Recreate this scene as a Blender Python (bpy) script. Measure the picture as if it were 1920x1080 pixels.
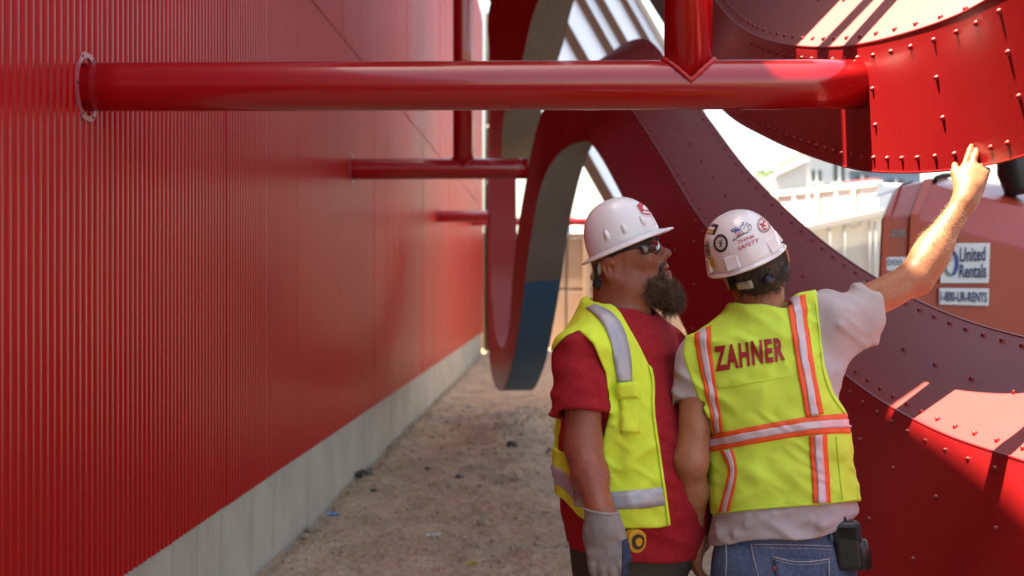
import bpy, bmesh, math, random
import numpy as np
from mathutils import Vector, Matrix, Quaternion
random.seed(7); np.random.seed(7)
for o in list(bpy.data.objects): bpy.data.objects.remove(o)
SC = bpy.context.scene
COL = SC.collection

# ------------------------------------------------------------------ camera
FPX = 2667.0                                  # focal length in pixels of a 1920 px wide frame (50 mm lens)
YAW = math.atan(67.0 / FPX)
CAM = np.array([0.0, 0.0, 1.57])
cam_data = bpy.data.cameras.new('camera'); cam = bpy.data.objects.new('camera', cam_data); COL.objects.link(cam)
cam.location = CAM; cam.rotation_euler = (math.radians(90), 0, YAW)
cam_data.sensor_width = 36.0; cam_data.lens = FPX / 1920 * 36.0
cam_data.clip_start = 0.05; cam_data.clip_end = 3000
cam_data.dof.use_dof = True; cam_data.dof.focus_distance = 4.1; cam_data.dof.aperture_fstop = 3.6
SC.camera = cam
# ------------------------------------------------------------------ world and sun
SUN = Vector((-0.37, -0.06, 0.93)).normalized()  # direction towards the sun: over the roof of the red building
world = bpy.data.worlds.new('World'); SC.world = world; world.use_nodes = True
nt = world.node_tree; nt.nodes.clear()
sky = nt.nodes.new('ShaderNodeTexSky'); sky.sky_type = 'NISHITA'; sky.sun_disc = False
sky.sun_elevation = math.asin(SUN.z); sky.sun_rotation = math.radians(270)
sky.air_density = 1.0; sky.dust_density = 2.2; sky.ozone_density = 1.0
bg = nt.nodes.new('ShaderNodeBackground'); bg.inputs['Strength'].default_value = 0.10
wo = nt.nodes.new('ShaderNodeOutputWorld')
nt.links.new(sky.outputs[0], bg.inputs[0]); nt.links.new(bg.outputs[0], wo.inputs[0])
sd = bpy.data.lights.new('sun', 'SUN'); sd.energy = 5.0; sd.angle = math.radians(0.55); sd.color = (1.0, 0.95, 0.87)
so = bpy.data.objects.new('sun', sd); COL.objects.link(so)
so.rotation_euler = SUN.to_track_quat('Z', 'Y').to_euler(); so.location = (-4, 0, 20)
SC.view_settings.view_transform = 'Standard'; SC.view_settings.look = 'None'
SC.view_settings.exposure = 2.45; SC.view_settings.gamma = 1.0
SC.view_settings.use_white_balance = True; SC.view_settings.white_balance_temperature = 8000; SC.view_settings.white_balance_tint = 6
SC.render.engine = 'CYCLES'
SC.cycles.use_denoising = True
SC.cycles.max_bounces = 8; SC.cycles.diffuse_bounces = 4; SC.cycles.glossy_bounces = 4; SC.cycles.transparent_max_bounces = 6
SC.cycles.sample_clamp_indirect = 6.0

# ------------------------------------------------------------------ geometry helpers
CA, SA = math.cos(YAW), math.sin(YAW)
RGT = np.array([CA, SA, 0.0]); FWD = np.array([-SA, CA, 0.0]); UPV = np.array([0, 0, 1.0])
def P(px, py, d):
    """a point of the place, from its bearing in the photograph and its distance in metres"""
    return CAM + FWD * d + RGT * ((px - 960.0) / FPX * d) + UPV * ((540.0 - py) / FPX * d)
def proj(p):
    q = p - CAM; d = q @ FWD
    return 960 + (q @ RGT) / d * FPX, 540 - q[..., 2] / d * FPX, d

BASE = {}
def empty(name, loc, label=None, cat=None, group=None):
    o = bpy.data.objects.new(name, None); COL.objects.link(o); o.location = loc
    o.empty_display_size = 0.1
    BASE[o.name] = np.array(loc, float)
    tag(o, label, cat, group); return o
def tag(o, label=None, cat=None, group=None, kind=None):
    if label: o['label'] = label
    if cat: o['category'] = cat
    if group: o['group'] = group
    if kind: o['kind'] = kind
    return o
def link_obj(name, me, parent=None, loc=None, rot=None):
    o = bpy.data.objects.new(name, me); COL.objects.link(o)
    base = np.zeros(3)
    if parent is not None:
        o.parent = parent; base = BASE[parent.name]
    w = base if loc is None else np.array(loc, float)
    o.location = w - base; BASE[o.name] = w
    if rot is not None:
        o.rotation_mode = 'QUATERNION'; o.rotation_quaternion = rot
    return o
def mk(name, verts, faces, mat, parent=None, smooth=True, origin=None, mats=None, midx=None):
    """one mesh object from world-space vertices"""
    v = np.asarray(verts, float)
    org = BASE[parent.name] if parent is not None else (np.array(origin, float) if origin is not None else np.zeros(3))
    me = bpy.data.meshes.new(name)
    me.from_pydata((v - org).tolist(), [], [tuple(int(i) for i in f) for f in faces])
    for m in (mats or [mat]): me.materials.append(m)
    if midx is not None: me.polygons.foreach_set('material_index', midx)
    me.polygons.foreach_set('use_smooth', [smooth] * len(me.polygons))
    me.update()
    return link_obj(name, me, parent, org)
def mk_fast(name, verts, quads, mat, parent=None, smooth=True):
    v = np.asarray(verts, np.float32); q = np.asarray(quads, np.int32)
    org = BASE[parent.name] if parent is not None else np.zeros(3)
    me = bpy.data.meshes.new(name)
    me.vertices.add(len(v)); me.vertices.foreach_set('co', (v - org.astype(np.float32)).ravel())
    n = q.shape[1]
    me.loops.add(q.size); me.loops.foreach_set('vertex_index', q.ravel())
    me.polygons.add(len(q)); me.polygons.foreach_set('loop_start', np.arange(0, q.size, n, dtype=np.int32))
    me.polygons.foreach_set('use_smooth', np.full(len(q), smooth))
    me.materials.append(mat); me.update(calc_edges=True); me.validate()
    return link_obj(name, me, parent, org)
def solid(o, t, offset=-1, bevel=0):
    m = o.modifiers.new('solidify', 'SOLIDIFY'); m.thickness = t; m.offset = offset
    if bevel: bev(o, bevel)
    return o
def bev(o, w, seg=2, ang=35):
    b = o.modifiers.new('bevel', 'BEVEL'); b.width = w; b.segments = seg; b.limit_method = 'ANGLE'; b.angle_limit = math.radians(ang)
    b.harden_normals = False
    return o
def box_vf(lo, hi):
    x0, y0, z0 = lo; x1, y1, z1 = hi
    v = [(x0,y0,z0),(x1,y0,z0),(x1,y1,z0),(x0,y1,z0),(x0,y0,z1),(x1,y0,z1),(x1,y1,z1),(x0,y1,z1)]
    f = [(0,3,2,1),(4,5,6,7),(0,1,5,4),(1,2,6,5),(2,3,7,6),(3,0,4,7)]
    return v, f
def box(name, lo, hi, mat, parent=None, bevel=0.0, origin=None):
    v, f = box_vf(lo, hi)
    o = mk(name, v, f, mat, parent, smooth=False, origin=origin)
    if bevel: bev(o, bevel)
    return o
def hull_quad(name, corners_front, corners_back, mat, parent=None, bevel=0.0, origin=None):
    """a solid between two matching polygons"""
    n = len(corners_front); v = list(corners_front) + list(corners_back)
    f = [tuple(range(n)), tuple(range(2*n-1, n-1, -1))] + [(i, i+n, (i+1) % n + n, (i+1) % n) for i in range(n)]
    o = mk(name, v, f, mat, parent, smooth=False, origin=origin)
    bm = bmesh.new(); bm.from_mesh(o.data); bmesh.ops.recalc_face_normals(bm, faces=bm.faces); bm.to_mesh(o.data); bm.free()
    if bevel: bev(o, bevel)
    return o
def catmull(pts, n):
    pts = np.asarray(pts, float); m = len(pts); out = []
    for i in range(m - 1):
        p0 = pts[max(i-1, 0)]; p1 = pts[i]; p2 = pts[i+1]; p3 = pts[min(i+2, m-1)]
        for k in range(n):
            t = k / n
            out.append(0.5 * ((2*p1) + (-p0+p2)*t + (2*p0-5*p1+4*p2-p3)*t*t + (-p0+3*p1-3*p2+p3)*t**3))
    out.append(pts[-1]); return np.array(out)
def tube_vf(path, rad, n=12, cap=True):
    path = np.asarray(path, float); m = len(path)
    rad = np.full(m, rad) if np.isscalar(rad) else np.asarray(rad, float)
    tan = np.gradient(path, axis=0); tan /= np.linalg.norm(tan, axis=1)[:, None] + 1e-12
    ref = np.array([0, 0, 1.0]) if abs(tan[0][2]) < 0.9 else np.array([1.0, 0, 0])
    v = []; u = np.cross(tan[0], ref); u /= np.linalg.norm(u)
    for i in range(m):
        u = u - tan[i] * (u @ tan[i]); u /= np.linalg.norm(u) + 1e-12
        w = np.cross(tan[i], u)
        for k in range(n):
            a = 2 * math.pi * k / n
            v.append(path[i] + rad[i] * (math.cos(a) * u + math.sin(a) * w))
    f = [(i*n+k, i*n+(k+1) % n, (i+1)*n+(k+1) % n, (i+1)*n+k) for i in range(m-1) for k in range(n)]
    if cap: f += [tuple(range(n-1, -1, -1)), tuple((m-1)*n+k for k in range(n))]
    return v, f
def tube(name, path, rad, mat, parent=None, n=12, cap=True, origin=None):
    v, f = tube_vf(path, rad, n, cap)
    return mk(name, v, f, mat, parent, True, origin)
def join_vf(parts):
    V = []; F = []
    for v, f in parts:
        b = len(V); V += [tuple(x) for x in v]; F += [tuple(i + b for i in q) for q in f]
    return V, F
def frame_quat(n, up=(0, 0, 1)):
    return Vector(n).to_track_quat('Z', 'Y')

# ------------------------------------------------------------------ materials
def mat(name, col, rough=0.5, metal=0.0, spec=0.5, coat=0.0, coat_rough=0.1, noise=None, bump=None, emission=None, sheen=0.0, trans=0.0):
    """noise = list of (scale, amount, second colour[, stretch xyz[, lo, hi]]); bump = list of (scale, strength, distance[, stretch])"""
    m = bpy.data.materials.new(name); m.use_nodes = True
    N = m.node_tree.nodes; L = m.node_tree.links; b = N['Principled BSDF']
    b.inputs['Base Color'].default_value = (*col, 1); b.inputs['Roughness'].default_value = rough
    b.inputs['Metallic'].default_value = metal; b.inputs['Specular IOR Level'].default_value = spec
    b.inputs['Coat Weight'].default_value = coat; b.inputs['Coat Roughness'].default_value = coat_rough
    b.inputs['Sheen Weight'].default_value = sheen
    if trans: b.inputs['Transmission Weight'].default_value = trans
    geo = N.new('ShaderNodeNewGeometry')
    def tex(scale, stretch, detail=5.0, rough_=0.6):
        mp = N.new('ShaderNodeMapping'); mp.inputs['Scale'].default_value = stretch or (1, 1, 1)
        L.new(geo.outputs['Position'], mp.inputs['Vector'])
        t = N.new('ShaderNodeTexNoise'); t.inputs['Scale'].default_value = scale; t.inputs['Detail'].default_value = detail
        t.inputs['Roughness'].default_value = rough_
        L.new(mp.outputs[0], t.inputs['Vector']); return t
    cur = None
    for item in (noise or []):
        sc, am, c2 = item[:3]; st = item[3] if len(item) > 3 else None
        lo, hi = (item[4], item[5]) if len(item) > 5 else (0.4, 0.65)
        t = tex(sc, st); r = N.new('ShaderNodeMapRange'); r.inputs['From Min'].default_value = lo; r.inputs['From Max'].default_value = hi
        r.inputs['To Max'].default_value = am
        L.new(t.outputs['Fac'], r.inputs['Value'])
        mx = N.new('ShaderNodeMix'); mx.data_type = 'RGBA'
        L.new(r.outputs[0], mx.inputs['Factor'])
        if cur is None: mx.inputs['A'].default_value = (*col, 1)
        else: L.new(cur, mx.inputs['A'])
        mx.inputs['B'].default_value = (*c2, 1); cur = mx.outputs['Result']
    if cur is not None: L.new(cur, b.inputs['Base Color'])
    prev = None
    for item in (bump or []):
        sc, stg, dist = item[:3]; st = item[3] if len(item) > 3 else None
        t = tex(sc, st, 3.0); bp = N.new('ShaderNodeBump'); bp.inputs['Strength'].default_value = stg; bp.inputs['Distance'].default_value = dist
        L.new(t.outputs['Fac'], bp.inputs['Height'])
        if prev is not None: L.new(prev, bp.inputs['Normal'])
        prev = bp.outputs[0]
    if prev is not None: L.new(prev, b.inputs['Normal'])
    if emission: b.inputs['Emission Color'].default_value = (*emission[0], 1); b.inputs['Emission Strength'].default_value = emission[1]
    return m
RED = (0.26, 0.007, 0.010)
M = {}
M['clad'] = mat('red_cladding_paint', (0.40, 0.002, 0.004), 0.28, spec=0.14, noise=[(0.8, 0.35, (0.32, 0.002, 0.004)), (14, 0.12, (0.36, 0.02, 0.02), (1, 1, .15))])
M['ribbon'] = mat('red_ribbon_paint', RED, 0.36, spec=0.5, coat=0.15, coat_rough=0.2,
                  noise=[(2.5, 0.25, (0.20, 0.003, 0.006)), (30, 0.10, (0.36, 0.03, 0.03), (1, 1, .2), .55, .75)], bump=[(60, 0.10, 0.002, (1, .25, 1.6))])
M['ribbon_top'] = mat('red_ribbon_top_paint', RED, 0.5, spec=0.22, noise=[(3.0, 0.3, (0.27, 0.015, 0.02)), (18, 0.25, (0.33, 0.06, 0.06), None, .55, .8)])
def add_dust_glare(m, pale_tint, amount, lo=.25, hi=.8):
    """dust mixed in where faces turn up: dusty paint and painted sun glare"""
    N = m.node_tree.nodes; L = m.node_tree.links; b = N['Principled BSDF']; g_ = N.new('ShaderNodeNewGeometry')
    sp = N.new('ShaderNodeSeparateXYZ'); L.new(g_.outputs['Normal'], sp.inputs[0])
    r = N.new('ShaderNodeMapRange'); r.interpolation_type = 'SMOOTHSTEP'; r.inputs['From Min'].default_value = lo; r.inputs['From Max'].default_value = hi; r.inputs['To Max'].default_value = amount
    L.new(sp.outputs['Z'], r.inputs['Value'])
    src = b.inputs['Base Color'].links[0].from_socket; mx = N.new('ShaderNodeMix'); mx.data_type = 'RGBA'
    L.new(r.outputs[0], mx.inputs['Factor']); L.new(src, mx.inputs['A']); mx.inputs['B'].default_value = (*pale_tint, 1); L.new(mx.outputs['Result'], b.inputs['Base Color'])
M['ribbon_dust_glare'] = mat('red_ribbon_dust_glare_paint', RED, 0.5, spec=0.22, noise=[(3.0, 0.3, (0.27, 0.015, 0.02)), (18, 0.25, (0.33, 0.06, 0.06), None, .55, .8)])  # copy for the upper right ribbon, paled to paint its sunlit highlight
add_dust_glare(M['ribbon_top'], (0.50, 0.34, 0.31), 0.14, .3, .75)  # pale upward faces: some dusty film, some sun glare put into the colour
add_dust_glare(M['ribbon_dust_glare'], (0.50, 0.36, 0.34), 0.34, .2, .65)
M['pipe'] = mat('red_pipe_gloss_paint', (0.38, 0.004, 0.008), 0.22, spec=0.6, coat=0.5, coat_rough=0.06, noise=[(4, 0.25, (0.36, 0.01, 0.015)), (25, .12, (.22, .01, .015), (.2, 1, 1), .55, .75)])
M['weld'] = mat('red_weld_paint', (0.44, 0.02, 0.025), 0.45, bump=[(160, 0.5, 0.003)])
M['flange'] = mat('flange_paint', (0.45, 0.10, 0.13), 0.35, noise=[(40, .5, (.30, .03, .04))])
M['steel'] = mat('weathered_soffit_steel', (0.175, 0.145, 0.115), 0.6, spec=0.3, noise=[(3, 0.5, (0.13, 0.11, 0.088)), (22, 0.25, (0.20, 0.17, 0.135))])
M['asphalt'] = mat('asphalt', (0.055, 0.053, 0.052), 0.9, noise=[(1.3, .5, (.07, .067, .064)), (40, .4, (.035, .034, .033))], bump=[(90, .4, .005)])
M['roadline'] = mat('road_paint', (0.6, 0.58, 0.52), 0.7, noise=[(9, .5, (.4, .38, .35))])
M['film'] = mat('blue_protective_film', (0.03, 0.11, 0.21), 0.42, noise=[(6, .5, (.022, .085, .165))], bump=[(25, .3, .004)])
M['conc'] = mat('plinth_concrete', (0.43, 0.355, 0.28), 0.8, spec=0.2, noise=[(1.7, 0.6, (0.29, 0.24, 0.195)), (9, 0.35, (0.42, 0.38, 0.34), (1, 1, .25)), (5, .5, (.20, .16, .12), (1, 1, .12), .58, .72)], bump=[(70, .25, .003)])
M['dark'] = mat('dark_joint', (0.02, 0.018, 0.016), 0.9)
M['black'] = mat('black_plastic', (0.012, 0.012, 0.013), 0.38, noise=[(30, .4, (.03, .03, .03))])
M['dirt'] = mat('compacted_dirt', (0.62, 0.40, 0.24), 0.95, spec=0.15,
                noise=[(0.55, 0.75, (0.46, 0.315, 0.21)), (3.2, 0.6, (0.31, 0.21, 0.14), (1, .5, 1)), (14, 0.55, (0.55, 0.41, 0.29), (1, .7, 1)), (60, .6, (.22, .15, .10), None, .48, .66), (150, .4, (.62, .50, .38), None, .55, .7)],
                bump=[(5, .7, .08), (18, .7, .04), (60, .6, .015)])
M['stone'] = mat('grey_stone', (0.40, 0.29, 0.20), 0.9, noise=[(12, .6, (.25, .17, .11)), (4, .5, (.48, .40, .32))], bump=[(60, .4, .006)])
M['stone_dark'] = mat('dark_stone', (0.12, 0.088, 0.065), 0.9, noise=[(15, .6, (.05, .04, .035))], bump=[(60, .4, .006)])
M['white'] = mat('white_paint', (0.82, 0.82, 0.82), 0.5, noise=[(2, .3, (.75, .75, .74))])
M['cream'] = mat('cream_paint', (0.62, 0.56, 0.49), 0.6, noise=[(2, .4, (.55, .49, .42))])
M['tan'] = mat('tan_block', (0.33, 0.225, 0.16), 0.85, noise=[(1.2, .5, (.27, .18, .125)), (8, .3, (.37, .27, .2))])
M['tan_joint'] = mat('tan_joint', (0.17, 0.13, 0.105), 0.9)
M['bluegrey'] = mat('blue_grey_render', (0.20, 0.25, 0.33), 0.7, noise=[(.6, .4, (.24, .29, .36))])
M['palegrey'] = mat('pale_grey_render', (0.64, 0.63, 0.61), 0.7, noise=[(.8, .4, (.56, .55, .54))])
M['glassdark'] = mat('dark_glass', (0.02, 0.025, 0.035), 0.08, spec=0.8)
M['brown'] = mat('brown_beam', (0.17, 0.095, 0.07), 0.6, noise=[(6, .4, (.21, .125, .09))])
M['panel'] = mat('pale_blue_panel', (0.62, 0.68, 0.78), 0.35, spec=.6)
_n = M['panel'].node_tree; _t = _n.nodes.new('ShaderNodeBsdfTranslucent'); _t.inputs['Color'].default_value = (.60, .68, .82, 1); _x = _n.nodes.new('ShaderNodeMixShader'); _x.inputs[0].default_value = .6
_n.links.new(_n.nodes['Principled BSDF'].outputs[0], _x.inputs[1]); _n.links.new(_t.outputs[0], _x.inputs[2]); _n.links.new(_x.outputs[0], _n.nodes['Material Output'].inputs['Surface'])
M['orange'] = mat('lift_orange_paint', (0.36, 0.03, 0.010), 0.36, coat=.15, noise=[(3, .35, (.31, .024, .009)), (30, .15, (.28, .06, .04), None, .55, .75)])
M['orange2'] = mat('lift_trim_orange', (0.42, 0.045, 0.01), 0.4)
M['sign'] = mat('sign_white', (0.66, 0.67, 0.70), 0.45, noise=[(20, .2, (.58, .59, .62))])
M['signblue'] = mat('sign_dark_blue', (0.015, 0.025, 0.09), 0.5)
M['signblue2'] = mat('sign_logo_blue', (0.012, 0.05, 0.24), 0.5)
M['signgreen'] = mat('sign_logo_grey', (0.16, 0.19, 0.16), 0.5)
M['greymark'] = mat('grey_mark', (0.20, 0.21, 0.21), 0.5)
M['bark'] = mat('bark', (0.12, 0.085, 0.06), 0.9)
M['leaf'] = mat('foliage', (0.07, 0.12, 0.03), 0.6, noise=[(3, .6, (.11, .16, .04)), (9, .5, (.04, .08, .02))])
# people
M['vest'] = mat('lime_vest_cloth', (0.58, 0.80, 0.085), 0.75, spec=.2, noise=[(6, .3, (.52, .76, .07)), (40, .15, (.66, .84, .14))], bump=[(420, .25, .0012), (26, .25, .006)])
M['vest2'] = mat('yellow_vest_cloth', (0.66, 0.80, 0.065), 0.75, spec=.2, noise=[(6, .3, (.58, .73, .05))], bump=[(420, .25, .0012), (26, .3, .006)])
M['refl'] = mat('reflective_silver', (0.40, 0.385, 0.41), 0.45, metal=.25, noise=[(45, .45, (.33, .31, .34)), (120, .2, (.5, .48, .5))], bump=[(300, .2, .001)])
M['refl2'] = mat('reflective_pink_silver', (0.60, 0.50, 0.54), 0.42, metal=.15, noise=[(60, .5, (.52, .42, .47), (1, 1, 1)), (160, .3, (.68, .58, .62))])
M['otape'] = mat('orange_tape', (0.85, 0.105, 0.022), 0.6, noise=[(40, .3, (.78, .09, .02))])
M['letters'] = mat('dark_red_print', (0.33, 0.010, 0.014), 0.6, noise=[(60, .25, (.38, .03, .03))])
M['redshirt'] = mat('red_cotton', (0.32, 0.012, 0.022), 0.9, spec=.15, noise=[(9, .5, (.28, .013, .02)), (70, .2, (.40, .05, .055))], bump=[(500, .3, .001), (30, .3, .006)])
M['greyshirt'] = mat('grey_cotton', (0.42, 0.375, 0.385), 0.9, spec=.15, noise=[(9, .35, (.36, .32, .33)), (80, .2, (.47, .43, .44))], bump=[(500, .3, .001), (30, .3, .006)])
M['denim'] = mat('blue_denim', (0.050, 0.075, 0.145), 0.9, spec=.15, noise=[(7, .7, (.11, .15, .25)), (90, .4, (.025, .035, .08)), (200, .4, (.16, .20, .29), (1, 1, .25))], bump=[(350, .4, .0015), (22, .3, .008)])
M['stitch'] = mat('denim_stitch', (0.40, 0.40, 0.42), 0.8, noise=[(250, .8, (.10, .12, .2))])
M['leather'] = mat('leather_patch', (0.38, 0.10, 0.035), 0.7)
M['trouser'] = mat('dark_work_trousers', (0.035, 0.03, 0.024), 0.9, noise=[(8, .5, (.05, .04, .03))], bump=[(25, .4, .008)])
M['boot'] = mat('leather_boot', (0.13, 0.07, 0.035), 0.7)
def skin(name, c, c2, c3):
    m = mat(name, c, 0.47, spec=.4, noise=[(18, .6, c2), (70, .45, c3), (260, .35, c2)], bump=[(350, .35, .0018), (80, .3, .004)])
    b = m.node_tree.nodes['Principled BSDF']; b.inputs['Subsurface Weight'].default_value = 0.12
    b.inputs['Subsurface Radius'].default_value = (.012, .004, .002); b.inputs['Subsurface Scale'].default_value = 0.5
    return m
M['skin_ruddy'] = skin('ruddy_skin', (0.29, 0.088, 0.05), (0.24, 0.06, 0.032), (0.35, 0.125, 0.08))
M['skin_tan'] = skin('tanned_skin', (0.36, 0.145, 0.075), (0.30, 0.105, 0.05), (0.43, 0.20, 0.115))
M['beard'] = mat('brown_beard_hair', (0.075, 0.036, 0.021), 0.7, noise=[(50, .6, (.13, .07, .045)), (160, .6, (.03, .016, .01))], bump=[(160, .9, .006)])
M['beard2'] = mat('light_beard_hair', (0.21, 0.10, 0.06), 0.55)
M['hair'] = mat('dark_brown_hair', (0.035, 0.022, 0.014), 0.55, noise=[(90, .6, (.075, .05, .03), (1, 1, .3))], bump=[(140, .8, .005, (1, 1, .35))])
M['hat'] = mat('white_hard_hat', (0.80, 0.76, 0.76), 0.26, spec=.5, coat=.3, coat_rough=.1, noise=[(7, .25, (.74, .69, .69)), (30, .25, (.66, .60, .58), None, .58, .75)])
M['hat_in'] = mat('hat_suspension', (0.50, 0.44, 0.33), 0.7)
M['strap'] = mat('black_webbing', (0.018, 0.018, 0.017), 0.8)
M['glove'] = mat('grey_knit_glove', (0.27, 0.235, 0.225), 0.95, spec=.1, noise=[(14, .5, (.20, .175, .17)), (60, .4, (.32, .28, .27))], bump=[(260, .7, .002, (1, 1, 1.5)), (40, .4, .005)])
M['glovepalm'] = mat('navy_glove_coating', (0.012, 0.028, 0.075), 0.6, bump=[(120, .5, .002)])
M['yellowplastic'] = mat('yellow_plastic', (0.55, 0.24, 0.008), 0.4)
M['sun_lens'] = mat('smoked_lens', (0.05, 0.02, 0.018), 0.06, spec=.8, coat=.5)
M['stk_red'] = mat('sticker_red', (0.50, 0.02, 0.03), 0.4)
M['stk_black'] = mat('sticker_black', (0.03, 0.025, 0.03), 0.45)
M['stk_blue'] = mat('sticker_blue', (0.05, 0.08, 0.33), 0.45)
M['stk_yellow'] = mat('sticker_yellow', (0.62, 0.42, 0.05), 0.45)
M['stk_grey'] = mat('sticker_grey', (0.28, 0.27, 0.22), 0.5)
M['stk_white'] = mat('sticker_white', (0.80, 0.76, 0.77), 0.4)
M['litter_blue'] = mat('blue_litter', (0.08, 0.25, 0.55), 0.5)
M['litter_yellow'] = mat('straw_litter', (0.55, 0.38, 0.10), 0.7)
# ================================================================== the red building
WX = -1.61; PITCH = 0.0625; ROOF = 8.1
WALL_END = 34.6
def clad_mesh(height):
    """one 1 m wide corrugated sheet: 16 ribs, face towards +x, origin at its lower near corner"""
    prof = [(0, 0), (.06, .0), (.13, .10), (.20, .45), (.26, .80), (.33, .95), (.42, .99), (.56, 1.0), (.70, .99), (.79, .95), (.86, .80), (.92, .45), (.98, .10)]
    seg = len(prof); n = 16 * seg; v = []
    for i in range(n + 1):
        pr_ = prof[i % seg]; y = (i // seg + pr_[0]) * PITCH
        x = 0.030 * pr_[1]
        if i == 0: y += 0.0015
        if i == n: y -= 0.0015
        v += [(x, y, 0.0), (x, y, height)]
    f = [(2*i, 2*i+2, 2*i+3, 2*i+1) for i in range(n)]
    # folded returns along the top and bottom so that the sheet has an edge
    b = len(v)
    for i in range(n + 1):
        x, y = v[2*i][0], v[2*i][1]; v += [(-0.012, y, 0.0), (-0.012, y, height), (x, y, 0.0), (x, y, height)]
    f += [(b+4*i+2, b+4*i, b+4*i+4, b+4*i+6) for i in range(n)] + [(b+4*i+3, b+4*i+7, b+4*i+5, b+4*i+1) for i in range(n)]
    me = bpy.data.meshes.new('cladding_panel'); me.from_pydata(v, [], f); me.materials.append(M['clad'])
    me.polygons.foreach_set('use_smooth', [True] * len(f)); me.update(); return me
bld = empty('building', (WX, 3.0, 0), 'long building clad in red corrugated metal above a concrete base', 'building')
v, f = box_vf((-14, -22, 0.02), (WX - 0.04, WALL_END, ROOF - 0.05)); mk('core', v, f, M['dark'], bld, smooth=False)
rows = [(0.49, 3.50), (3.515, 6.00), (6.015, ROOF)]
meshes = [clad_mesh(b - a) for a, b in rows]
for r, (a, b) in enumerate(rows):
    y = -6.0; k = 0
    while y < WALL_END - 0.5:
        jit = ((k * 37 + r * 11) % 7 - 3) * 0.0007
        tw_ = ((k * 53 + r * 29) % 11 - 5) * 0.0006
        link_obj('cladding_panel', meshes[r], bld, (WX - 0.008 + jit, y, a), Quaternion((0, 0, 1), tw_)); y += 1.0; k += 1
# plinth of precast concrete, one object for each length
joints = [-6, -3.4, -.8, 1.8, 4.36, 6.96, 9.46, 12.35, 15.0, 17.6, 20.2, 22.9, 25.5, 28.1, 30.8, 33.0, WALL_END + .02]
for a, b in zip(joints[:-1], joints[1:]):
    o = box('plinth_panel', (WX - 0.2, a + 0.006, -0.12), (WX + 0.004, b - 0.006, 0.485), M['conc'], bld, bevel=0.006)
box('plinth_backing', (WX - 0.3, -6, -.1), (WX - 0.02, WALL_END, 0.47), M['dark'], bld)
box('parapet', (WX - 0.5, -22, ROOF - .02), (WX + 0.03, WALL_END + .02, ROOF + 0.09), M['clad'], bld, bevel=.01)

# ================================================================== ground
def fade(a, lo, hi): return np.clip((a - lo) / (hi - lo), 0, 1)
class VNoise:
    def __init__(s, seed):
        r = np.random.RandomState(seed); s.p = r.permutation(256).astype(np.int64); s.v = r.rand(256).astype(np.float32) * 2 - 1
    def __call__(s, q):
        q = np.asarray(q, np.float32); i = np.floor(q).astype(np.int64); f = q - i; f = f * f * (3 - 2 * f)
        def h(dx, dy, dz):
            return s.v[s.p[(s.p[(s.p[(i[:, 0] + dx) & 255] + i[:, 1] + dy) & 255] + i[:, 2] + dz) & 255]]
        fx, fy, fz = f[:, 0], f[:, 1], f[:, 2]
        a = h(0,0,0)*(1-fx)+h(1,0,0)*fx; b = h(0,1,0)*(1-fx)+h(1,1,0)*fx
        c = h(0,0,1)*(1-fx)+h(1,0,1)*fx; d = h(0,1,1)*(1-fx)+h(1,1,1)*fx
        return (a*(1-fy)+b*fy)*(1-fz) + (c*(1-fy)+d*fy)*fz
N1, N2, N3 = VNoise(1), VNoise(2), VNoise(3)
xs = np.unique(np.concatenate([np.array([-900, -300, -100, -40, -20, -12, -8, -5, -3]), np.arange(-1.9, 1.9, .045), np.arange(1.9, 5, .25), np.array([6, 8, 12, 20, 40, 100, 300, 900])]))
ys = np.unique(np.concatenate([np.array([-900, -300, -100, -40, -20, -10, -5, -2]), np.arange(-1, 7, .4), np.arange(7, 14, .045), np.arange(14, 24, .09), np.arange(24, 50, .4), np.array([52, 56, 62, 70, 85, 110, 160, 300, 900])]))
GX, GY = np.meshgrid(xs, ys, indexing='ij')
def ground_z(x, y):
    x = np.asarray(x, float).ravel(); y = np.asarray(y, float).ravel()
    q = np.stack([x, y, np.zeros_like(x)], 1)
    amp = fade(y, 5, 8) * (1 - fade(y, 40, 52)) * (1 - fade(x, 1.6, 2.2))
    z = .030 * N1(q * 1.1) + .018 * N2(q * 3.7) + .010 * N3(q * 9.1) + .006 * N1(q * 19)
    # low heap of rubble left behind on the path
    z += .10 * np.exp(-((x + .15) / .75) ** 2 - ((y - 15.6) / 1.6) ** 2) * (0.8 + .5 * N2(q * 6))
    # trench line along the plinth
    z -= .05 * np.exp(-((x - (WX + .02)) / .06) ** 2)
    return z * amp
GZ = ground_z(GX, GY).reshape(GX.shape)
nx, ny = GX.shape; idx = np.arange(nx * ny).reshape(nx, ny)
Q = np.stack([idx[:-1, :-1], idx[1:, :-1], idx[1:, 1:], idx[:-1, 1:]], -1).reshape(-1, 4)
g = mk_fast('ground', np.stack([GX, GY, GZ], -1).reshape(-1, 3), Q, M['dirt']); tag(g, kind='structure', label='bare compacted dirt ground along the red building')

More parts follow.
